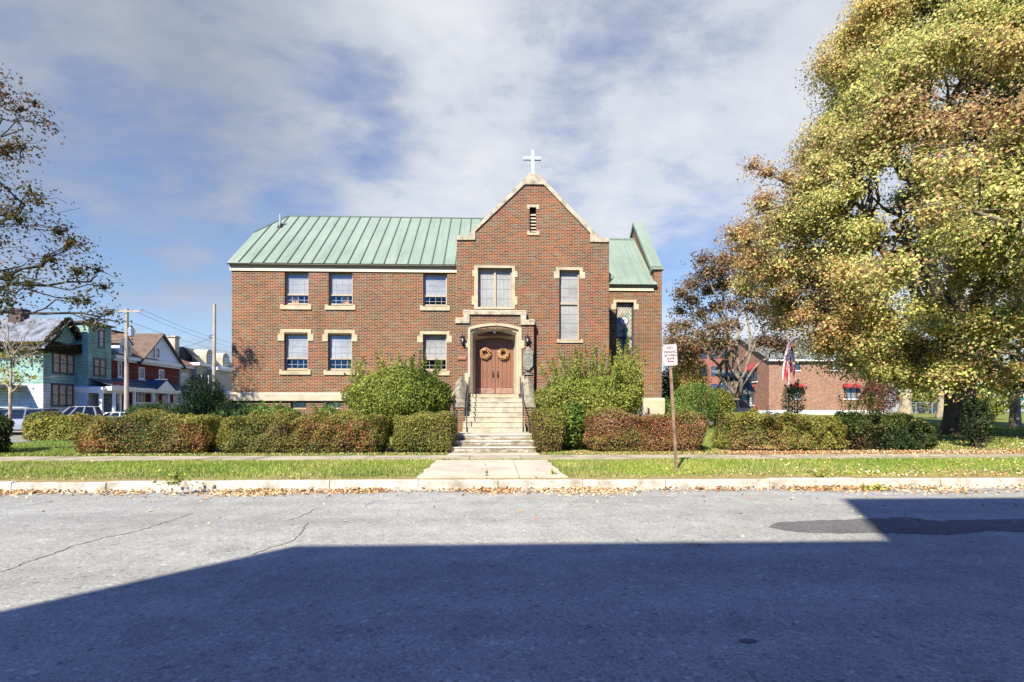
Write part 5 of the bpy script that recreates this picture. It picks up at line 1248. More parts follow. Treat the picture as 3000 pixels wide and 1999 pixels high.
# ================================================================== HOUSES
def siding(name, c, pitch=.2, dirt=.35, split=None, c_low=None):
    """lapped boards: the shadow under each lap is painted as a dark line and bumped, blotches of worn paint from noise"""
    m, nt, b, out = newmat(name); P = pos(nt); s = nt.nodes.new('ShaderNodeSeparateXYZ'); nt.links.new(P, s.inputs[0])
    fr = math_n(nt, 'FRACT', math_n(nt, 'DIVIDE', s.outputs[2], pitch))
    base = c
    n1 = noise(nt, P, .9, 6, .65); n2 = noise(nt, P, 6, 4, .6)
    if split:
        gt = math_n(nt, 'GREATER_THAN', s.outputs[2], split); base_o = mix(nt, gt, c_low, c)
    else: base_o = mix(nt, 0.0, c, c)
    r = ramp(nt, [(.32, (1-dirt,)*3), (.55, (1,)*3), (.75, (1+dirt*.5,)*3)]); nt.links.new(n1, r.inputs[0])
    r2 = ramp(nt, [(.3, (1-dirt*.6,)*3), (.6, (1.05,)*3)]); nt.links.new(n2, r2.inputs[0])
    gap = ramp(nt, [(0, (.22,)*3), (.16, (1,)*3)]); nt.links.new(fr, gap.inputs[0])  # lap shadow painted as a dark line on each board
    cc = mix(nt, 1, mix(nt, 1, mix(nt, 1, base_o, r.outputs[0], 'MULTIPLY'), r2.outputs[0], 'MULTIPLY'), gap.outputs[0], 'MULTIPLY')
    nt.links.new(cc, b.inputs['Base Color']); b.inputs['Roughness'].default_value = .75
    bump(nt, b, math_n(nt, 'SUBTRACT', 1.0, fr), .7, .04); return m
M['green_sid'] = siding('worn green siding', (.20,.35,.285), .24, .4, 3.72, (.50,.53,.55))
M['white_sid'] = siding('white siding', (.70,.72,.75), .16, .08)
M['cream_sid'] = pm('cream stucco', (.40,.35,.26), .85, .15, 1.2)
M['shingle_g'] = pm('old grey shingles', (.15,.16,.19), .9, .45, 1.6, 12, .5)
M['shingle_b'] = pm('brown shingles', (.115,.076,.056), .9, .25, 2.0, 10, .5)
M['shingle_r'] = pm('red brown shingles', (.20,.10,.07), .9, .25, 2.0, 10, .5)
M['shingle_s'] = pm('slate grey shingles', (.12,.135,.12), .9, .25, 2.0, 10, .5)
M['slate_blue'] = pm('blue grey porch roof', (.055,.07,.10), .8, .25, 2.0, 10, .4)
M['redbrick'] = brickmat('painted red brick', [(.17,.03,.022),(.21,.036,.025),(.15,.028,.022),(.19,.035,.025)], (.12,.03,.025), .25, .08, .01, .3)
M['tanbrick'] = brickmat('flag house brick', [(.22,.090,.055),(.17,.066,.04),(.26,.115,.07),(.13,.055,.04)], (.40,.30,.22), .30, .10, .014, .25)
M['farbrick'] = brickmat('far red brick', [(.24,.075,.05),(.2,.06,.04),(.28,.09,.06)], (.25,.15,.11), .3, .1, .014, .3)
M['trimblue'] = pm('dark blue window trim', (.045,.055,.09), .6, .25)
M['board'] = pm('boarded window wood', (.40,.31,.21), .9, .3, 5, 25)
M['whitetrim'] = pm('white trim', (.66,.66,.65), .6, .08)
M['darkglass'] = pm('dark reflecting glass', (.05,.065,.09), .12, .4, 1.5, 8, spec=.8)
M['skyglass'] = pm('sky painted glass', (.22,.25,.28), .12, .35, 1.5, 8, spec=.8)  # pale sky reflection put into the pane colour
M['awning'] = pm('red awning canvas', (.27,.03,.035), .8, .2, 3)
M['doorwhite'] = pm('white door', (.62,.60,.55), .6, .08)
M['ivy1'] = M['leaf']
def win(parent, plane, a0, a1, z0, z1, frame='whitetrim', pane='darkglass', w=.08, mull=0, rail=True, sillm=None, label=None, d=.05):
    f = MB(); f.ring(plane, a0, a1, z0, z1, w, -.02, d)
    if rail: f.pbox(plane, a0+w, a1-w, (z0+z1)/2-.03, (z0+z1)/2+.03, -.02, d-.01)
    for i in range(mull):
        a = a0 + (a1-a0)*(i+1)/(mull+1); f.pbox(plane, a-w*.55, a+w*.55, z0+w, z1-w, -.02, d-.004)
    o = f.build('window', M[frame], parent)
    if label: o['label'] = label
    p = MB(); p.pbox(plane, a0+w*.8, a1-w*.8, z0+w*.8, z1-w*.8, -.01, .012); p.build('pane', M[pane], o)
    if sillm:
        s = MB(); s.pbox(plane, a0-.1, a1+.1, z0-.13, z0-.002, -.01, .1); s.build('sill', M[sillm], o)
    return o
def pw(parent, X_, px0, px1, pt, pb, **k):
    """window on a +X facing facade from two sightings"""
    a0 = atx(px0, pt, X_)[0]; a1 = atx(px1, pt, X_)[0]; pm_ = (px0+px1)/2
    return win(parent, ('x', X_), a0, a1, atx(pm_, pb, X_)[1], atx(pm_, pt, X_)[1], **k)
# --- derelict green house: gable to the street, ridge running back
XG = -35.2; gz = .15
ya, yb = atx(126, 1000, XG)[0], atx(251, 1000, XG)[0]; ze = atx(126, 1000, XG)[1]; yp, zp = atx(197, 936, XG)
hs = thing('green_house', (XG-5, (ya+yb)/2, gz), 'derelict green and white clapboard house with ivy over its gable', 'house')
w = MB(); w.add([(XG,ya,gz),(XG,yb,gz),(XG,yb,ze),(XG,(ya+yb)/2,zp-.15),(XG,ya,ze)], [(0,1,2,3,4)])
w.add([(XG,ya,gz),(XG,ya,ze),(XG-14,ya,ze),(XG-14,ya,gz)], [(0,1,2,3)]); w.add([(XG,yb,gz),(XG-14,yb,gz),(XG-14,yb,ze),(XG,yb,ze)], [(0,1,2,3)])
w.box(XG-.02, XG+.06, ya-.06, ya+.16, gz, ze-.05)
w.build('wall', M['green_sid'], hs)
ym = (ya+yb)/2; r = MB(); ov = .45
for s_, y_ in ((-1, ya-ov), (1, yb+ov)):
    zz_ = ze - ov*(zp-ze)/(ym-ya)
    r.add([(XG+.5,y_,zz_),(XG-14.5,y_,zz_),(XG-14.5,ym,zp),(XG+.5,ym,zp),(XG+.5,y_,zz_-.16),(XG-14.5,y_,zz_-.16),(XG-14.5,ym,zp-.16),(XG+.5,ym,zp-.16)], [(0,1,2,3),(4,7,6,5),(0,3,7,4),(0,4,5,1)])
rf_ = r.build('roof', M['shingle_g'], hs)
cx_, cz_ = at(55, 945, ym); M['sootbrick'] = pm('sooty chimney brick', (.085,.055,.05), .9, .3, 5, 20, .3); c = MB(); c.box(cx_-.5, cx_+.5, ym-.4, ym+.4, zp-.4, AZ(921, ym)); c.box(cx_-.56, cx_+.56, ym-.46, ym+.46, AZ(921, ym), AZ(921, ym)+.15); c.build('chimney', M['sootbrick'], rf_)
pw(hs, XG, 152, 217, 1035, 1097, frame='trimblue', pane='board', mull=2, w=.14, label='triple upper window, boarded up')
pw(hs, XG, 149, 215, 1124, 1192, frame='trimblue', pane='board', mull=2, w=.16, label='triple lower window, boarded up')
pf = MB(); ysd = ya-2.2; pf.box(XG-6.5, XG-1.2, ysd, ya-.01, 3.35, 3.6); po_ = pf.build('side_porch', M['shingle_g'], hs)
for xx in (XG-2.0, XG-5.6):
    c = MB(); c.box(xx-.14, xx+.14, ysd+.1, ysd+.38, gz, 3.35); c.build('post', M['whitetrim'], po_)
# ivy hanging in the gable
def ivy(parent, n, f, cols, size, seed):
    P, Nn = f(n); leaves('ivy', P, Nn + RNG.normal(size=P.shape)*.6, np.full(len(P), size), palette(P, cols, [1.2,1,.6], seed, 1.5), M['leaf'], parent, .8, .3)
def iv(n):
    y = RNG.uniform(ya-.3, yb+.9, n); z = RNG.uniform(ze-1.0, zp+.1, n); top_ = zp - np.abs(y-ym)*(zp-ze)/(ym-ya)
    q = np.stack([np.zeros(n), y, z], 1); d = lump(q, 1.5, 3)
    k = (z < top_+.15) & (((top_-z) < .55+.3*d) | ((z < ze+.2+.45*d) & (z > ze-.65+.3*d)) | (d > .75)); q = q[k]; q[:,0] = XG + RNG.uniform(.05, .5, len(q)); return q, np.tile([1.0,-.2,.2], (len(q),1))
ivy(hs, 11000, iv, [(.03,.035,.014),(.06,.03,.018),(.10,.09,.02)], .2, 5)
def iv2(n):
    x = RNG.uniform(XG-9, XG+.2, n); z = ze - .1 - RNG.exponential(.45, n); return np.stack([x, ya-.2-RNG.uniform(0,.4,n), z], 1), np.tile([0,-1.0,.2], (n,1))
ivy(hs, 1800, iv2, [(.05,.06,.018),(.16,.13,.03),(.10,.09,.02)], .2, 6)
# --- green tower house front beside it
XT = -34.2; y0_, y1_ = atx(259, 1000, XT)[0], atx(326, 1000, XT)[0]; zt_ = atx(290, 953, XT)[1]
hs = thing('tower_house', (XT-4, (y0_+y1_)/2, gz), 'narrow flat roofed green clapboard house front with white porch below', 'house')
w = MB(); w.add([(XT,y0_,3.6),(XT,y1_,3.6),(XT,y1_,zt_),(XT,y0_,zt_)], [(0,1,2,3)]); w.add([(XT,y0_,gz),(XT,y0_,zt_),(XT-9,y0_,zt_),(XT-9,y0_,gz)], [(0,1,2,3)]); w.add([(XT-1.3,y0_,gz),(XT-1.3,y1_,gz),(XT-1.3,y1_,3.6),(XT-1.3,y0_,3.6)], [(0,1,2,3)])
w.add([(XT,y1_,gz),(XT-9,y1_,gz),(XT-9,y1_,zt_),(XT,y1_,zt_)], [(0,1,2,3)])
w.build('wall', M['green_sid'], hs)
c = MB(); c.box(XT-9.1, XT+.22, y0_-.22, y1_+.1, zt_, zt_+.14); c.build('roof', M['shingle_b'], hs)
pw(hs, XT, 288, 306, 966, 1020, frame='trimblue', pane='skyglass', w=.12); pw(hs, XT, 273, 310, 1050, 1103, frame='trimblue', pane='board', mull=1, w=.13)
c = MB(); c.box(XT-1.3, XT+1.3, y0_-.15, y1_-.02, 3.42, 3.6); c.box(XT-1.3, XT+1.15, y0_-.05, y1_-.1, 3.15, 3.418); pr_ = c.build('porch_roof', M['whitetrim'], hs)
for y in (y0_+.1, y1_-.35):
    c = MB(); c.box(XT+.85, XT+1.08, y-.1, y+.12, gz, 3.15); c.build('porch_post', M['whitetrim'], hs)
c = MB(); c.box(XT-1.29, XT+1.1, y0_, y1_-.03, gz, 1.35); c.build('porch_floor', M['whitetrim'], hs)
c = MB(); dy0, dy1 = y0_+1.2, y0_+2.05; c.pbox(('x', XT-1.3), dy0, dy1, 1.35, 3.1, 0, .05); c.build('door', M['doorwhite'], hs)
c = MB()
for k in np.arange(y0_+.25, y1_-.4, .16): c.box(XT+.94, XT+.97, k, k+.03, 1.4, 2.2)
c.box(XT+.92, XT+.99, y0_+.2, y1_-.4, 2.2, 2.26); c.box(XT+.92, XT+.99, y0_+.2, y1_-.4, 1.38, 1.43); c.build('porch_railing', M['black'], hs)
# --- red brick house with white gable
XR = -35.0; y0_, y1_ = atx(327, 1047, XR)[0], atx(521, 1079, XR)[0]; ze = atx(424, 1063, XR)[1]
hs = thing('red_brick_house', (XR-5, (y0_+y1_)/2, gz), 'red brick house with white gable, brown roof and white columned porch', 'house')
w = MB(); w.add([(XR,y0_,gz),(XR,y1_,gz),(XR,y1_,ze),(XR,y0_,ze)], [(0,1,2,3)]); w.add([(XR,y0_,gz),(XR,y0_,ze),(XR-10,y0_,ze),(XR-10,y0_,gz)], [(0,1,2,3)]); w.add([(XR,y1_,gz),(XR-10,y1_,gz),(XR-10,y1_,ze),(XR,y1_,ze)], [(0,1,2,3)])
w.build('wall', M['redbrick'], hs)
c = MB(); c.box(XR-.1, XR+.45, y0_-.05, y1_+.35, ze, ze+.34); c.box(XR-.02, XR+.25, y0_, y1_+.2, ze-.2, ze-.001); c.build('cornice', M['whitetrim'], hs)
ga, gb_ = atx(404, 1050, XR)[0], atx(524, 1070, XR)[0]; gy, gzp = atx(464, 981, XR)
c = MB(); c.add([(XR+.3,ga,ze+.342),(XR+.3,gb_,ze+.342),(XR+.3,gy,gzp)], [(0,1,2)]); gab = c.build('gable', M['white_sid'], hs)
r = MB(); zr = gzp+.12
for y_, s_ in ((ga-.5, -1), (gb_+.35, 1)):
    zl = ze+.34 - (.5 if s_ < 0 else .35)*(zr-ze)/(gy-ga)*.9
    r.add([(XR+.62,y_,zl),(XR-7,y_,zl),(XR-7,gy,zr),(XR+.62,gy,zr),(XR+.62,y_,zl-.16),(XR-7,y_,zl-.16),(XR-7,gy,zr-.16),(XR+.62,gy,zr-.16)], [(0,1,2,3),(4,7,6,5),(0,3,7,4)])
zr2 = ze + 3.6
r.add([(XR+.5,y0_-.1,ze+.35),(XR+.5,ga+2.5,ze+.35),(XR-4.6,ga+2.5,zr2),(XR-4.6,y0_-.1,zr2)], [(0,1,2,3)]); r.add([(XR-4.6,y0_-.1,zr2),(XR-4.6,y1_,zr2),(XR-9.5,y1_,ze+.2),(XR-9.5,y0_-.1,ze+.2)], [(0,1,2,3)])
rf_ = r.build('roof', M['shingle_b'], hs)
for pxa, pxb in ((444.5, 454), (458, 467.5)): pw(gab, XR+.3, pxa, pxb, 1019, 1051, w=.09, pane='darkglass')
d0_, d1_ = atx(345, 1030, XR+.1)[0], atx(380, 1030, XR+.1)[0]; zd0, zd1 = atx(362, 1040, XR)[1], atx(362, 1008, XR)[1]
c = MB(); c.box(XR-2.5, XR+.25, d0_, d1_, zd0-.1, zd1); c.cur = 1; dm = (d0_+d1_)/2; c.add([(XR+.4,d0_-.2,zd1-.05),(XR+.4,dm,zd1+.85),(XR-3,dm,zd1+.85),(XR-3,d0_-.2,zd1-.05)], [(0,1,2,3)]); c.add([(XR+.4,d1_+.2,zd1-.05),(XR-3,d1_+.2,zd1-.05),(XR-3,dm,zd1+.85),(XR+.4,dm,zd1+.85)], [(0,1,2,3)]); c.cur = 0; c.add([(XR+.3,d0_-.1,zd1),(XR+.3,d1_+.1,zd1),(XR+.3,dm,zd1+.75)], [(0,1,2)])
dmr = c.build('dormer', [M['white_sid'], M['shingle_b']], rf_)
for a, b_ in ((.12,.46),(.54,.88)):
    f = MB(); L = d1_-d0_; f.pbox(('x', XR+.25), d0_+L*a, d0_+L*b_, zd0+.15, zd1-.15, 0, .03); f.cur = 1; f.ring(('x', XR+.25), d0_+L*a-.05, d0_+L*b_+.05, zd0+.1, zd1-.1, .07, 0, .06); o_ = f.build('dormer_window', [M['darkglass'], M['whitetrim']], rf_)
for pxa, pxb, t_, b_ in ((344,356,1060,1105),(405,422.5,1076,1111),(464,480,1083,1118)): pw(hs, XR, pxa, pxb, t_, b_, w=.12, pane='darkglass', sillm='whitetrim', label='upper window with pale air conditioner' if pxa > 400 else None)
XP = -32.6; p0, p1 = atx(322, 1140, XP)[0], atx(566, 1146, XP)[0]; zpe = atx(420, 1138, XP)[1]
c = MB(); c.box(XR+.01, XP+.15, p0, p1, zpe-.36, zpe-.02); c.cur = 1; c.add([(XP+.3,p0-.2,zpe),(XP+.3,p1+.2,zpe),(XR+.01,p1+.2,zpe+.95),(XR+.01,p0-.2,zpe+.95)], [(0,1,2,3)]); c.cur = 0; c.box(XP+.15, XP+.3, p0-.2, p1+.2, zpe-.18, zpe-.004)
g0, g1 = atx(449, 1130, XP)[0], atx(505, 1135, XP)[0]; gm = (g0+g1)/2
c.add([(XP+.34,g0,zpe-.02),(XP+.34,g1,zpe-.02),(XP+.34,gm,zpe+.95)], [(0,1,2)]); c.cur = 1; c.add([(XP+.5,g0-.2,zpe-.08),(XP+.5,gm,zpe+1.05),(XR+1,gm,zpe+1.05),(XR+1,g0-.2,zpe+.2)], [(0,1,2,3)]); c.add([(XP+.5,g1+.2,zpe-.08),(XR+1,g1+.2,zpe+.2),(XR+1,gm,zpe+1.05),(XP+.5,gm,zpe+1.05)], [(0,1,2,3)])
c.build('porch_roof', [M['whitetrim'], M['slate_blue']], hs)
c = MB(); c.box(XR+.02, XP+.05, p0, p1, gz-.1, 1.5); c.build('porch_floor', M['whitetrim'], hs)
for px_ in (334, 393, 448, 492.5, 529, 558):
    y = atx(px_, 1160, XP-.1)[0]; c = MB(); c.tube([(XP-.1,y,1.5),(XP-.1,y,zpe-.37)], [.16,.135], 10); c.build('porch_column', M['white'], hs)
c = MB(); ys0, ys1 = atx(395,1190,XP)[0], atx(556,1190,XP)[0]
for k in np.arange(ys0, ys1, .17):
    if not (atx(462,1190,XP)[0] < k < atx(490,1190,XP)[0]): c.box(XP-.12, XP-.08, k, k+.07, 1.56, 2.34)
for a, b_ in ((ys0, atx(462,1190,XP)[0]), (atx(490,1190,XP)[0], ys1)): c.box(XP-.14, XP-.05, a, b_, 2.34, 2.42); c.box(XP-.13, XP-.06, a, b_, 1.55, 1.6)
c.build('porch_railing', M['white'], hs)
pw(hs, XR, 400, 424, 1150, 1182, frame='whitetrim', pane='darkglass', mull=1, w=.12, label='double white porch door with dark panes')
for pxa, pxb in ((441,463),(507,524),(532,548)): pw(hs, XR, pxa, pxb, 1150, 1185, w=.1, pane='darkglass')
c = MB(); dy = atx(483,1160,XR)[0]; c.pbox(('x', XR), dy-.5, dy+.5, 1.5, 3.3, 0, .05); c.build('door', M['doorwhite'], hs)
c = MB(); yb_ = atx(350,1125,XP)[0]; 
L = [atx(px_, py_, XP+.34) for px_, py_ in ((326,1116),(331,1121),(338,1122),(345,1119),(353,1122),(362,1122),(372,1120),(381,1122))]
for i in range(len(L)-1):
    (a, za), (b_, zb_) = L[i], L[i+1]; c.add([(XP+.345,a,za),(XP+.345,b_,zb_),(XP+.345,b_,zb_-.22),(XP+.345,a,za-.22)], [(0,1,2,3)])
c.build('bunting', M['awning'], hs)
# --- cream house with white side gable and brown roof
XC = -35.0; c0, c1 = atx(522, 1080, XC)[0]+.3, atx(575, 1080, XC)[0]
hs = thing('cream_house', (XC-5, (c0+c1)/2, gz), 'cream house with red brown roof and pale chimney beyond the red brick house', 'house')
zc_ = atx(548, 1080, XC)[1]; 
w = MB(); w.box(XC-9, XC, c0, c1, gz, zc_); w.build('wall', M['cream_sid'], hs)
c = MB(); c.box(XC-9.3, XC+.4, c0-.1, c1+.1, zc_, zc_+.3); c.build('cornice', M['whitetrim'], hs)
zap = atx(488, 1003, XC-4)[1]; 
xap = XC-4
zap = AZ(1003, c0, 488)
c = MB(); c.prism([(XC+.5,zc_+.3),(xap,zap),(XC-9,zc_+.3)][::-1], c0+.15, c0+.3); c.build('gable', M['white_sid'], hs)
c = MB(); c.add([(XC+.6,c0,zc_+.3),(XC+.6,c1+6,zc_+.3),(xap,c1+6,zap+.15),(xap,c0,zap+.15)], [(0,1,2,3)]); c.add([(xap,c0,zap+.15),(xap,c1+6,zap+.15),(XC-9.5,c1+6,zc_+.2),(XC-9.5,c0,zc_+.2)], [(0,1,2,3)])
rf_ = c.build('roof', M['shingle_r'], hs)
cx_, cz_ = at(508, 990, c0+1.2); c = MB(); c.box(cx_-.42, cx_+.42, c0+.8, c0+1.6, zap-2, cz_); c.box(cx_-.52, cx_+.52, c0+.7, c0+1.7, cz_, cz_+.18); c.build('chimney', M['cream_sid'], rf_)
pw(hs, XC, 531, 548, 1094, 1126, w=.12, pane='skyglass', sillm='whitetrim')
# --- pale rowhouse with curved dormers
X4 = -34.4; c0, c1 = atx(577, 1100, X4)[0], atx(690, 1100, X4)[0]; zc_ = atx(625, 1078, X4)[1]
hs = thing('pale_rowhouse', (X4-5, (c0+c1)/2, gz), 'pale cream rowhouse with round headed dormers seen past the bare utility pole', 'house')
w = MB(); w.box(X4-9, X4, c0, c1, gz, zc_); w.box(X4+.002, X4+1.0, c0+2.2, c0+6.2, gz, zc_-.35); w.build('wall', M['cream_sid'], hs)
c = MB(); c.box(X4-9, X4+.4, c0-.15, c1, zc_, zc_+.32); c.box(X4, X4+1.3, c0+2, c0+6.4, zc_-.35, zc_-.05); c.build('cornice', M['whitetrim'], hs)
zt_ = atx(625, 1027, X4)[1]; c = MB(); c.add([(X4+.3,c0,zc_+.32),(X4+.3,c1,zc_+.32),(X4-1.6,c1,zt_),(X4-1.6,c0,zt_)], [(0,1,2,3)]); c.box(X4-9, X4-1.6, c0, c1, zc_+.3, zt_); rf_ = c.build('roof', M['shingle_s'], hs)
for px_a, px_b in ((597, 619), (645, 665)):
    a, b_ = atx(px_a, 1050, X4)[0], atx(px_b, 1050, X4)[0]; m_ = (a+b_)/2; zl = zc_+.35; zh2 = zt_-.2
    poly = [(a, zl), (b_, zl), (b_, zh2-.6)] + [(m_+(b_-a)/2*math.cos(t), zh2-.6+.75*math.sin(t)) for t in np.linspace(.1, PI-.1, 9)] + [(a, zh2-.6)]
    c = MB(); c.prismx(poly, X4-1.4, X4+.3); d_ = c.build('dormer', M['cream_sid'], rf_)
    win(rf_, ('x', X4+.3), a+.4, b_-.4, zl+.2, zh2-.5, pane='darkglass', mull=1, w=.1)
for px_a, px_b in ((590, 598), (610, 617), (646, 658)): pw(hs, X4+(1.0 if px_a < 630 else 0), px_a, px_b, 1100, 1127, pane='darkglass', w=.1)
c = MB(); c.box(X4, X4+1.8, c1-5.5, c1-.5, 3.2, 4.1); c.build('balcony', M['whitetrim'], hs)
for k in (c1-5.2, c1-3, c1-.9):
    c = MB(); c.tube([(X4+1.5,k,gz),(X4+1.5,k,3.2)], .17, 8); c.build('porch_column', M['whitetrim'], hs)
# --- flag house on the right
YF = 57.0; f0, f1 = AX(2253, YF), AX(2592, YF); gzf = G1(36, YF)-.1; zf = AZ(1056, YF, 2350)
hs = thing('flag_house', ((f0+f1)/2, YF+6, gzf), 'tan brick house with grey roof and red awnings behind the flagpole', 'house')
fw = lambda a, b_, t_, u_: (AX(a, YF), AX(b_, YF), AZ(u_, YF, (a+b_)/2), AZ(t_, YF, (a+b_)/2))
w = MB(); w.box(f0, f1, YF, YF+13, gzf+.55, zf); yr_ = YF+6.5; zrF = zf+3.4
w.prismx([(YF,zf+.002),(YF+13,zf+.002),(yr_,zrF-.15)], f0+.001, f0+.3); w.build('wall', M['tanbrick'], hs)
c = MB(); c.box(f0-.06, f1+.06, YF-.06, YF+13, gzf-.3, gzf+.55); c.build('foundation', M['whitetrim'], hs)
c = MB(); c.box(f0-.2, f1+.3, YF-.4, YF+.0, zf-.12, zf+.1); c.build('eaves', M['whitetrim'], hs)
c = MB(); c.add([(f0-.35,YF-.45,zf+.1),(f1+.4,YF-.45,zf+.1),(f1+.4,yr_,zrF),(f0-.35,yr_,zrF)], [(0,1,2,3)]); c.add([(f0-.35,yr_,zrF),(f1+.4,yr_,zrF),(f1+.4,YF+13.5,zf),(f0-.35,YF+13.5,zf)], [(0,1,2,3)]); c.build('roof', M['shingle_s'], hs)
for a, b_, t_, u_, aw in ((2319,2343,1060,1085,0),(2435,2460,1061,1085,0),(2520,2536,1062,1086,0),(2473,2511,1131,1168,1),(2318,2346,1131,1168,1)):
    q_ = fw(a, b_, t_, u_); wo2 = win(hs, ('y', YF), *q_, frame='winframe_d', pane='skyglass' if aw else 'darkglass', mull=1, rail=False, w=.09, sillm='whitetrim')
    if aw:
        c = MB(); x0, x1 = q_[0]-.2, q_[1]+.2; z = q_[3]; c.prismx([(YF-.02,z+.25),(YF-.02,z-.05),(YF-.55,z-.25),(YF-.58,z-.05)], x0, x1); c.build('awning', M['awning'], wo2)
for y_, z0, z1 in ((YF+4.2, gzf+1.2, gzf+2.9), (YF+3.4, gzf+4.0, gzf+5.5), (YF+9.5, gzf+4.0, gzf+5.5)):
    wo2 = win(hs, ('-x', f0), y_-.8, y_+.8, z0, z1, frame='winframe_d', pane='darkglass', rail=False, mull=1, w=.09, sillm='whitetrim')
    c = MB(); c.prism([(f0-.02,z1+.5),(f0-1.1,z1-.35),(f0-1.13,z1-.15),(f0-.06,z1+.62)], y_-1.1, y_+1.1); c.build('awning', M['awning'], wo2)
# --- red trimmed little gable house front behind the brown tree
YQ = 50.0; q0, q1 = AX(2098, YQ), AX(2200, YQ); gzq = G1(20, YQ)
hs = thing('garden_pavilion', ((q0+q1)/2, YQ, gzq), 'small red and white gabled porch building behind the brown tree', 'pavilion')
zq = AZ(1150, YQ); zq2 = AZ(1107, YQ)
w = MB(); w.box(q0, q1, YQ, YQ+4, gzq-.3, gzq+1.0); w.build('wall', M['awning'], hs)
c = MB()
for i in range(4): xx = q0 + (q1-q0)*i/3; c.box(xx-.1, xx+.1, YQ-.02, YQ+.15, gzq+1.0, zq)
c.box(q0, q1, YQ-.03, YQ+.1, zq-.2, zq); c.build('posts', M['whitetrim'], hs)
c = MB(); c.box(q0, q1, YQ+.3, YQ+.4, gzq+1, zq); c.build('screen', M['darkglass'], hs)
xq = AX(2117, YQ); c = MB(); c.add([(q0-.1,YQ-.05,zq),(xq*2-q0+.3,YQ-.05,zq),(xq,YQ-.05,zq2)], [(0,1,2)]); c.build('gable', M['white_sid'], hs)
c = MB(); c.tube([(q0-.35,YQ-.1,zq-.3),(xq,YQ-.1,zq2+.12),(xq*2-q0+.5,YQ-.1,zq-.2)], .1, 5); c.build('gable_trim', M['awning'], hs)
c = MB(); c.add([(xq,YQ-.3,zq2+.1),(q1+.3,YQ-.3,zq2+.0),(q1+.3,YQ-.3+3.0,zq2+1.0),(xq,YQ+3,zq2+1.0)], [(0,1,2,3)]) ; c.add([(xq-.05,YQ-.32,zq2+.2),(xq*2-q0+.6,YQ-.32,zq-.15),(q1+.4,YQ-.35,zq-.1),(q1+.4,YQ+2,zq2+.6),(xq,YQ+2,zq2+.6)], [(0,1,2,3,4)]); c.build('roof', M['shingle_s'], hs)
# --- far brick block and pale building
YB2 = 92.0; b0_, b1_ = AX(2045, YB2), AX(2205, YB2); hs = thing('far_brick_block', ((b0_+b1_)/2, YB2+4, 1), 'tall red brick block seen far off through the brown tree', 'building')
zt_ = AZ(1000, YB2, 2120); w = MB(); w.box(b0_, b1_, YB2, YB2+14, 0, zt_); w.build('wall', M['farbrick'], hs)
c = MB(); c.box(b0_-.3, b1_+.3, YB2-.3, YB2+14.3, zt_, zt_+.5); c.build('roof', M['shingle_s'], hs)
for i in range(5):
    for j in range(3): xx = b0_ + (b1_-b0_)*(i+.5)/5; zz_ = zt_-2.2-3.2*j; win(hs, ('y', YB2), xx-.6, xx+.6, zz_-1.0, zz_+.8, frame='winframe_d', pane='darkglass', w=.1)
YW = 105.0; b0_, b1_ = AX(2845, YW), AX(3080, YW); hs = thing('white_building', ((b0_+b1_)/2, YW, 1), 'long white building with green window bands far off on the right', 'building')
w = MB(); w.box(b0_, b1_+20, YW, YW+12, 2.2, AZ(1120, YW, 2950)); w.build('wall', M['white'], hs)
for z0, z1, mm in ((1174,1160,'teal'),(1150,1143,'darkglass')):
    xx = b0_+1
    while xx < b1_+18:
        c = MB(); c.ring(('y', YW), xx, xx+5.2, AZ(z0,YW), AZ(z1,YW), .1, 0, .06); o_ = c.build('window', M['whitetrim'], hs); c = MB(); c.pbox(('y', YW), xx+.05, xx+5.15, AZ(z0,YW)+.05, AZ(z1,YW)-.05, 0, .03); c.build('pane', M[mm], o_); xx += 6.4
c = MB(); c.add([(b0_-6,70,1.1),(b1_+30,70,1.1),(b1_+30,YW,3.2),(b0_-6,YW,3.2)], [(0,1,2,3)]); o = c.build('bank', M['turf'], None); tag(o, 'grassy bank rising to the long white building', 'bank', kind='structure')
# --- chain link fence
YFN = 58.0; a_, b_ = AX(2588, YFN), AX(3060, YFN); hs = thing('chain_link_fence', ((a_+b_)/2, YFN, G1(45, YFN)), 'grey chain link fence on the lawn edge behind the thick maple', 'fence')
xs_ = np.linspace(a_, b_, 11)
for xx in xs_:
    c = MB(); z = G1(xx, YFN); c.tube([(xx,YFN,z-.1),(xx,YFN,z+1.35)], .05, 6); c.build('post', M['steel'], hs)
c = MB(); c.tube([(xx, YFN, G1(xx, YFN)+1.33) for xx in xs_], .035, 6, False); c.build('rail', M['steel'], hs)
c = MB()
for i in range(150):
    xx = a_ + (b_-a_)*i/150; z = G1(xx, YFN)
    for s_ in (.9, -.9): c.add([(xx,YFN+.02,z+.05),(xx+.012,YFN+.02,z+.05),(xx+s_+.012,YFN+.02,z+1.3),(xx+s_,YFN+.02,z+1.3)], [(0,1,2,3)])
c.build('mesh', M['steel'], hs)
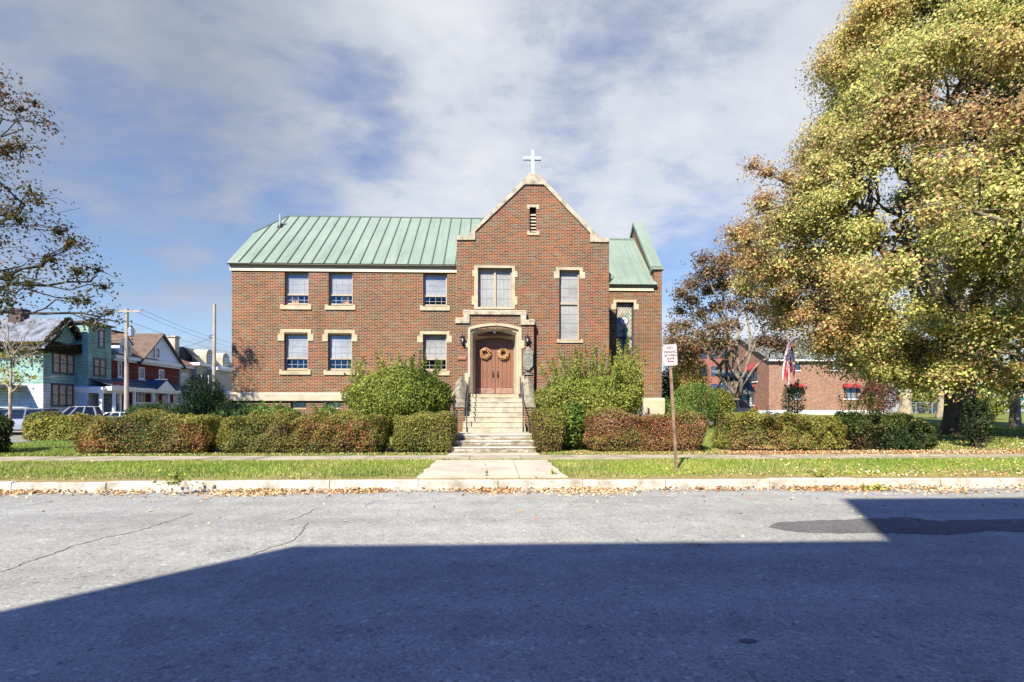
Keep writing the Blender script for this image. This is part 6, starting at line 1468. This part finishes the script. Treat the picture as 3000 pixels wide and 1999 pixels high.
# ================================================================== POLES AND WIRES
M['polewood'] = pm('grey pole wood', (.32,.28,.225), .9, .2, 1.5, 20, .2)
pxl = AX(370, 43.5); zt1 = AZ(912, 43.5)
e = thing('utility_pole', (pxl, 43.5, .15), 'utility pole with crossarm and grey transformer before the red brick house', 'utility pole', 'utility poles')
c = MB(); c.tube([(pxl+.0,43.5,0),(pxl+.05,43.5,zt1)], [.19,.13], 10); c.build('pole', M['polewood'], e)
z = AZ(920, 43.5); c = MB(); c.box(pxl-.65, pxl+1.25, 43.36, 43.44, z-.08, z+.06); c.build('crossarm', M['polewood'], e)
for xx in (pxl-.6, pxl+.45, pxl+1.2):
    c = MB(); c.lathe(xx, 43.4, [(.02,z+.06),(.05,z+.1),(.05,z+.18),(.03,z+.22)], 8); c.build('insulator', M['steel'], e)
z2 = AZ(980, 43.5); c = MB(); c.lathe(pxl+.42, 43.45, [(.2,z2-.35),(.24,z2-.3),(.24,z2+.3),(.2,z2+.36),(.05,z2+.4)], 12); c.tube([(pxl+.35,43.4,z2+.38),(pxl+.33,43.4,z2+.6)], .03, 6); c.tube([(pxl+.5,43.4,z2+.38),(pxl+.55,43.4,z2+.6)], .03, 6); c.build('transformer', M['steel'], e)
px2 = AX(627, 45); zt2 = AZ(897, 45)
e = thing('utility_pole', (px2, 45, .15), 'plain bare utility pole close to the church wall', 'utility pole', 'utility poles')
c = MB(); c.tube([(px2-.02,45,0),(px2+.05,45,zt2)], [.17,.12], 10); c.build('pole', M['polewood'], e)
c = MB(); z3 = AZ(992, 45); c.tube([(px2+.1,44.9,z3+.2),(px2-.3,44.9,z3+.1),(px2-.35,44.9,z3-.1),(px2-.1,44.9,z3-.15)], .03, 6); c.build('bracket', M['black'], e)
def wire(label, a, b_, sag, r_=.014, via=None):
    a, b_ = Vector(a), Vector(b_); mb = MB(); n = 24; pts = []
    for i in range(n+1):
        t = i/n; p = a.lerp(b_, t); p.z -= sag*4*t*(1-t); pts.append(p)
    mb.tube(pts, r_, 5, False); o = mb.build('overhead_wire', M['black'], None, origin=tuple(a)); tag(o, label, 'wire', 'overhead wires')
zi = AZ(917, 43.5)
far = lambda px_, py_, y: (AX(px_, y), y, AZ(py_, y, px_))
wire('highest overhead wire running from the crossarm end down behind the church', (pxl+1.2,43.4,zi+.1), far(690,1008,75), .3)
wire('second overhead wire below the highest, from the crossarm behind the church', (pxl+.45,43.4,zi+.05), far(690,1020,75), .3)
wire('third overhead wire from under the crossarm, passing behind the bare pole', (pxl+.2,43.45,zi-.9), far(690,1036,75), .3)
wire('service wire from the bare pole down to the red brick house gable', (px2-.1,44.9,z3), (XR+.4, atx(480,1015,XR)[0], atx(480,1016,XR)[1]), .35)
wire('wire from beyond the left edge to the crossarm pole, over the green house', far(-200,880,30), (pxl-.6,43.4,zi+.1), .5)
wire('thick black cable crossing low in front of the green and red houses', far(-120,985,32), far(690,1108,70), .9, .028)
wire('pale service cable strung across the green house front to the crossarm pole', far(-120,1005,34), (pxl,43.4,AZ(1000,43.5)), .35, .02)
# ================================================================== CARS
M['carsilver'] = pm('silver car paint', (.27,.29,.32), .25, .05, 1, 5, 0, .35, spec=.6); M['cargrey'] = pm('pale grey car paint', (.32,.33,.34), .28, .05, 1, 5, 0, .3, spec=.6)
M['carwhite'] = pm('white car paint', (.45,.48,.52), .25, .04, 1, 5, 0, .0, spec=.6); M['carblue'] = pm('blue car paint', (.05,.09,.25), .25, .05, 1, 5, 0, .2, spec=.6); M['cardark'] = pm('dark car paint', (.03,.035,.05), .25, .05, 1, 5, 0, .2, spec=.6)
M['tyre'] = pm('tyre rubber', (.02,.02,.02), .9, .2); M['carglass'] = pm('car glass', (.008,.010,.013), .08, .3, 1.5, 6, spec=.45); M['lampred'] = pm('tail lamp', (.3,.02,.02), .3, .1); M['lampclear'] = pm('head lamp', (.7,.7,.7), .2, .1)
def car(label, loc, rz, paint, kind='suv', L=4.7, Wd=1.86, H=1.7):
    e = thing('parked_car', loc, label, 'car', 'cars parked in the side street'); Mx = Matrix.Translation(Vector(loc)) @ Matrix.Rotation(rz, 4, 'Z')
    h = L/2; hw = Wd/2
    # stations along the length: (x, z bottom, belt z, half width)
    if kind == 'suv': st_ = [(-h,.55,.98,.80),(-h+.12,.38,1.02,.92),(-h+.9,.28,1.06,1),(0,.28,1.04,1),(h-1.2,.28,1.02,1),(h-.5,.30,.95,.96),(h-.1,.42,.85,.86),(h,.5,.72,.74)]; cab = (-h+.06, -h+.55, h-1.95, h-1.15)
    elif kind == 'pickup': st_ = [(-h,.6,1.08,.90),(-h+.1,.45,1.10,.98),(-h+1.0,.38,1.10,1),(0,.38,1.08,1),(h-1.3,.38,1.12,1),(h-.5,.42,1.08,.97),(h-.1,.5,.98,.9),(h,.6,.8,.8)]; cab = (-h+1.75, -h+2.0, h-2.1, h-1.35)
    else: st_ = [(-h,.5,.84,.80),(-h+.12,.36,.90,.92),(-h+.9,.26,.94,1),(0,.26,.92,1),(h-1.2,.26,.90,1),(h-.5,.28,.80,.95),(h-.1,.38,.70,.86),(h,.45,.62,.74)]; cab = (-h+.5, -h+1.2, h-2.1, h-1.25)
    b = MB(); rings = []
    for x, zb, zt, wf in st_:
        w_ = hw*wf; prof = [(-w_*.86,zb),(-w_,zb+.12),(-w_*1.0,zb+(zt-zb)*.55),(-w_*.93,zt-.04),(-w_*.82,zt),(w_*.82,zt),(w_*.93,zt-.04),(w_,zb+(zt-zb)*.55),(w_,zb+.12),(w_*.86,zb)]
        rings.append(len(b.v)); b.v += [(x, y, z) for y, z in prof]
    k = 10
    for i in range(len(rings)-1):
        for j in range(k): b.f.append([rings[i]+j, rings[i]+(j+1)%k, rings[i+1]+(j+1)%k, rings[i+1]+j]); b.mi.append(0)
    b.f.append([rings[0]+j for j in range(k)]); b.mi.append(0); b.f.append([rings[-1]+j for j in range(k)][::-1]); b.mi.append(0)
    zb_ = 1.0 if kind != 'sedan' else .88
    if kind == 'pickup': zb_ = 1.08
    c0, c1, c2, c3 = cab; w0, w1 = hw*.9, hw*.70
    roofz = H
    # pillars and roof
    top = [(c1,-w1,roofz-.05),(c2,-w1,roofz-.05),(c2,w1,roofz-.05),(c1,w1,roofz-.05)]; bot = [(c0,-w0,zb_),(c3,-w0,zb_),(c3,w0,zb_),(c0,w0,zb_)]
    b.add([(c1-.05,-w1-.02,roofz-.06),(c2+.08,-w1-.02,roofz-.07),(c2+.08,w1+.02,roofz-.07),(c1-.05,w1+.02,roofz-.06),(c1+.15,-w1+.1,roofz),(c2-.2,-w1+.1,roofz-.005),(c2-.2,w1-.1,roofz-.005),(c1+.15,w1-.1,roofz)], [(4,5,6,7),(0,1,5,4),(1,2,6,5),(2,3,7,6),(3,0,4,7),(3,2,1,0)])
    for y0, y1 in ((-w0,-w1),(w0,w1)):
        for (xa, xb_) in ((c0,c1-.02),(c3,c2+.05),((c0*.62+c3*.38),(c1*.62+c2*.38)),((c0*.25+c3*.75),(c1*.28+c2*.72))):
            b.tube([(xa,y0,zb_-.05),(xb_,y1,roofz-.06)], .055, 5)
    bd = b.xform(Mx).build('body', M[paint], e)
    gsh = .02
    gl = MB(); b4 = [(c0+.04,-w0+gsh,zb_),(c3-.04,-w0+gsh,zb_),(c3-.04,w0-gsh,zb_),(c0+.04,w0-gsh,zb_)]; t4 = [(c1,-w1+gsh,roofz-.06),(c2,-w1+gsh,roofz-.06),(c2,w1-gsh,roofz-.06),(c1,w1-gsh,roofz-.06)]
    gl.add(b4+t4, [(0,1,5,4),(2,3,7,6),(1,2,6,5),(3,0,4,7)]); gl.xform(Mx).build('windows', M['carglass'], e)
    for x in (-h+.9, h-.92):
        for s_ in (-1, 1):
            t = MB(); t.tube([(x, s_*(hw-.22), .35), (x, s_*(hw+.01), .35)], .35, 18); wv = t.xform(Mx).build('wheel', M['tyre'], e)
            t = MB(); t.tube([(x, s_*(hw-.0), .35), (x, s_*(hw+.022), .35)], [.22,.20], 14); t.xform(Mx).build('rim', M['steel'], wv)
    for s_ in (-1, 1):
        t = MB(); t.box(h-.22, h-.02, s_*hw*.55, s_*hw*.86, .66 if kind != 'pickup' else .78, .80 if kind != 'pickup' else .98); t.xform(Mx).build('headlight', M['lampclear'], e)
        t = MB(); t.box(-h-.015, -h+.1, s_*hw*.62, s_*hw*.82, .72, 1.0); t.xform(Mx).build('tail_light', M['lampred'], e)
        t = MB(); t.box(c3-.32, c3-.14, s_*(hw*.98), s_*(hw+.19), zb_+.02, zb_+.17); t.xform(Mx).build('mirror', M[paint], e)
    return e
xx = AX(52, 33); car('silver estate car parked nearest the yellow hedge end', (xx, 33, .1), PI+.08, 'carsilver', 'suv', 4.75, 1.86, 1.68)
xx = AX(-25, 36.5); car('white car half cut by the left edge of the photo', (xx, 36.6, .12), PI+.5, 'carwhite', 'suv', 4.6, 1.85, 1.78)
xx = AX(232, 40); car('pale grey pickup truck parked before the narrow green house', (xx+.4, 40, .12), PI+.42, 'cargrey', 'pickup', 5.4, 1.95, 1.86)
car('white car whose roof line shows behind the pickup truck', (AX(312, 41.5), 42.3, .12), PI+.3, 'carwhite', 'sedan', 4.5, 1.8, 1.42)
def far_car(label, px_, y, paint, kind='suv'): car(label, (AX(px_, y), y, G1(AX(px_, y), y)), PI if px_ < 2500 else 0, paint, kind, 4.5, 1.8, 1.6)
far_car('dark blue car parked behind the chain link fence', 2715, 63, 'carblue')
far_car('dark car on the driveway behind the yellow green bush', 2128, 41.2, 'cardark', 'sedan')
# ================================================================== STREET THINGS
# no parking sign, leaning
sx0, sy0 = AX(1982, 12), 12.0; sz0 = G1(sx0, sy0)
e = thing('no_parking_sign', (sx0, sy0, sz0), 'white no parking sign with red arrow on a leaning brown post', 'sign')
tx, tz = at(1960.5, 1012, 12.0)
A_ = Vector((sx0, sy0, sz0-.1)); B_ = Vector((tx, sy0, tz)); dirp = (B_-A_).normalized(); sidev = Vector((dirp.z, 0, -dirp.x))
def loc(u, v, d=0.0): p = A_ + sidev*u + dirp*v; return (p.x, p.y-d, p.z)
Ltot = (B_-A_).length; ctr = Vector(at(1961, 1041, 12.0)); vc = (Vector((ctr[0], sy0, ctr[1]))-A_).dot(dirp)
M['rustpost'] = pm('rusty brown post', (.22,.14,.10), .8, .3, 5, 25, .3)
c = MB()
for (u0, u1, d0, d1) in ((-.032,-.026,-.02,.02),(.026,.032,-.02,.02),(-.026,.026,.012,.02)):
    c.add([loc(u0,0,d0),loc(u1,0,d0),loc(u1,0,d1),loc(u0,0,d1),loc(u0,vc+.2,d0),loc(u1,vc+.2,d0),loc(u1,vc+.2,d1),loc(u0,vc+.2,d1)], [(0,1,5,4),(1,2,6,5),(2,3,7,6),(3,0,4,7),(4,5,6,7)])
c.build('post', M['rustpost'], e)
Wp, Hp, rc = .163, .25, .035
def rrect(w_, h_, r_):
    o = []
    for cx_, cy_, a0 in ((w_-r_,h_-r_,0),(-w_+r_,h_-r_,90),(-w_+r_,-h_+r_,180),(w_-r_,-h_+r_,270)):
        for k in range(5): a = math.radians(a0+k*22.5); o.append((cx_+r_*math.cos(a), cy_+r_*math.sin(a)))
    return o
M['signwhite'] = pm('sign white', (.50,.50,.51), .45, .05); M['signred'] = pm('sign red', (.55,.035,.04), .5, .1); M['signdark'] = pm('sign dark red lettering', (.11,.02,.025), .5, .1)
c = MB(); o_ = rrect(Wp, Hp, rc); n = len(o_)
c.add([loc(u, vc+v, .036) for u, v in o_] + [loc(u, vc+v, .022) for u, v in o_], [tuple(range(n)), tuple(range(2*n-1, n-1, -1))] + [(i, (i+1) % n, n+(i+1) % n, n+i)[::-1] for i in range(n)])
pl_ = c.build('plate', M['signwhite'], e)
c = MB(); oi = rrect(Wp-.012, Hp-.012, rc-.008); oj = rrect(Wp-.018, Hp-.018, rc-.012)
c.add([loc(u, vc+v, .0372) for u, v in oi] + [loc(u, vc+v, .0372) for u, v in oj], [(i, (i+1) % n, n+(i+1) % n, n+i) for i in range(n)]); c.build('border', M['signdark'], pl_)
c = MB(); c.add([loc(u, vc+v, .0374) for u, v in ((-.085,-.155),(-.04,-.125),(-.04,-.143),(.08,-.143),(.08,-.170),(-.04,-.170),(-.04,-.187))], [tuple(range(7))[::-1]]); c.build('arrow', M['signred'], pl_)
def lettering(txt, u, v, size, parent, mat_, name='lettering', sx_=1.0):
    cu = bpy.data.curves.new(name, 'FONT'); cu.body = txt; cu.size = size; cu.align_x = 'CENTER'; cu.extrude = .0006; cu.offset = .0022
    ob = bpy.data.objects.new(name, cu); COL.objects.link(ob)
    dg = bpy.context.evaluated_depsgraph_get(); me = bpy.data.meshes.new_from_object(ob.evaluated_get(dg)); bpy.data.objects.remove(ob)
    off = Vector(parent['_w'])
    for vv in me.vertices: p = Vector(loc(u + vv.co.x*sx_, vc + v + vv.co.y, .0376 + vv.co.z)); vv.co = p - off
    me.materials.clear(); me.materials.append(mat_)
    o2 = bpy.data.objects.new(name, me); COL.objects.link(o2); o2.parent = parent; o2['_w'] = list(off)
lettering('NO', 0, .135, .105, pl_, M['signdark']); lettering('PARKING', 0, .042, .092, pl_, M['signdark'], sx_=.72); lettering('BETWEEN', 0, -.034, .070, pl_, M['signdark'], sx_=.86); lettering('SIGNS', 0, -.105, .070, pl_, M['signdark'], sx_=.95)
# flagpole and flag
fy = 38.0; fx = AX(2311, fy); fz = G1(fx, fy); ft = AZ(985, fy, 2311)
e = thing('flagpole', (fx, fy, fz), 'white flagpole on the lawn before the tan brick house', 'flagpole')
c = MB(); c.tube([(fx,fy,fz-.1),(fx,fy,ft)], [.06,.035], 10); c.build('pole', M['white'], e); c = MB(); c.lathe(fx, fy, [(.02,ft),(.07,ft+.05),(.07,ft+.1),(.02,ft+.15)], 10); c.build('finial', M['brass'], e)
# limp flag: two soft lobes of cloth hanging from the hoist, stripes running down the folds
c = MB(); M['fred'] = pm('flag red', (.46,.035,.045), .8, .1); M['fwhite'] = pm('flag white', (.66,.64,.64), .8, .06); M['fblue'] = pm('flag blue', (.07,.09,.22), .8, .1)
nu, nv = 26, 30
for w0_, w1_, ztop, zbot, yo, lean_, can in ((-.34, .02, AZ(1000, fy, 2311), AZ(1116, fy, 2311), -.05, -.16, True), (.03, .33, AZ(990, fy, 2311), AZ(1098, fy, 2311), -.10, .06, False)):
    base_ = len(c.v)
    for i in range(nu+1):
        t = i/nu
        for j in range(nv+1):
            v = j/nv; wd2 = (.45 + .75*math.sin(min(1, t*1.25)*PI*.5) - .35*max(0, t-.7))
            xw = (w0_ if w0_ < 0 else w1_) * (v if w0_ >= 0 else (1-v)) * wd2 + (w1_ if w0_ < 0 else w0_)
            zz_ = ztop + (zbot-ztop)*t*(1 - .12*math.sin(v*PI*1.2)) - .16*v*(1 if w0_ > 0 else -1)
            c.v.append((fx + xw + lean_*t*.6, fy + yo + .11*math.sin(v*8 + t*1.6)*(.3+t) , zz_))
    for i in range(nu):
        for j in range(nv):
            a_ = base_ + i*(nv+1)+j; c.f.append([a_, a_+1, a_+nv+2, a_+nv+1]); k_ = int((j/nv*3.1 + (i/nu*1.8 if can else (1-i/nu)**2*2.6)))
            c.mi.append(2 if (can and i < nu*.12 and j > nv*.4) else k_ % 2)
o = c.build('flag', [M['fred'], M['fwhite'], M['fblue']], None, smooth=True, origin=(fx, fy, zt_)); tag(o, 'limp red and white striped flag hanging on the white flagpole', 'flag')
# small white garden stake
gx_, gy_ = AX(2105, 31), 31; c = MB(); gz_ = G1(gx_, gy_); c.box(gx_-.03, gx_+.03, gy_-.02, gy_+.02, gz_-.05, gz_+.55); c.box(gx_-.16, gx_+.16, gy_-.03, gy_-.021, gz_+.42, gz_+.62)
tag(c.build('garden_stake', M['white'], None, origin=(gx_, gy_, gz_)), 'small white stake standing in the lawn gap between hedges', 'stake')
# wreaths
wm = [(.62,.38,.17),(.68,.55,.36),(.52,.22,.09),(.62,.33,.13),(.60,.48,.30)]
for px_, py_, lab in ((1422, 1036, 'orange autumn wreath on the left door leaf'), (1475, 1037.5, 'orange autumn wreath on the right door leaf')):
    xx, zz_ = at(px_, py_, YD-.08); e = thing('wreath', (xx, YD-.06, zz_), lab, 'wreath', 'wreaths on the church door')
    t = RNG.uniform(0, 2*PI, 620); q_ = RNG.uniform(0, 2*PI, 620); rr_ = RNG.uniform(.5, 1, 620)*.075; R = .185
    P = np.stack([xx+(R+rr_*np.cos(q_))*np.cos(t), YD-.075+rr_*np.sin(q_)*.75, zz_+(R+rr_*np.cos(q_))*np.sin(t)], 1)
    Nn = np.stack([np.cos(t)*np.cos(q_), np.sin(q_)-.5, np.sin(t)*np.cos(q_)], 1)
    leaves('leaves', P, Nn + RNG.normal(size=P.shape)*.5, np.full(620, .075), palette(P, wm, [1,.9,.6,1,.5], 600+px_, 8), M['leaf'], e, .55)
    c = MB(); c.tube([(xx+R*math.cos(a), YD-.05, zz_+R*math.sin(a)) for a in np.linspace(0, 2*PI, 25)], .035, 6, False); c.build('frame', M['core'], e)
# building across the street, behind the viewpoint: its shadow lies over the road
YK = -6.0; kx = lambda X_, Y_: X_ - .51*(Y_-YK); kz = lambda Y_: 1.03*(Y_-YK)
pA = gp(0, 1791); pB = gp(892, 1591); pC = gp(2575, 1591); pD = gp(2482, 1461)
yB = (pB[1]+pC[1])/2
hs = thing('street_building', (0, YK-6, 0), 'brick building across the road whose roofline shadow falls over the asphalt', 'building')
xA, zA = kx(*pA), kz(pA[1]); xB, zB = kx(pB[0], pB[1]), kz(yB); xC = (kx(pC[0], pC[1])+kx(pD[0], pD[1]))/2; zD = kz(pD[1])
sl = (xB-xA)/(zB-zA); x0_ = xA - sl*zA*.62
w = MB(); w.prism([(x0_, 0), (xC, 0), (xC, zB), (xB, zB), (xA, zA), (x0_, zA*.38)], YK-10, YK); w.box(xC+.001, xC+26, YK-12, YK-.01, 0, zD); w.build('wall', M['farbrick'], hs)
for i in range(9):
    for j in range(3):
        xx = x0_+2.4+i*3.1; zz_ = 2.2+3.1*j
        if xx < xC+22 and zz_ < zB-1.2:
            f = MB(); f.box(xx-.55, xx+.55, YK+.002, YK+.05, zz_-.8, zz_+.8); f.cur = 1; f.box(xx-.45, xx+.45, YK+.05, YK+.06, zz_-.7, zz_+.7); f.build('window', [M['whitetrim'], M['darkglass']], hs)
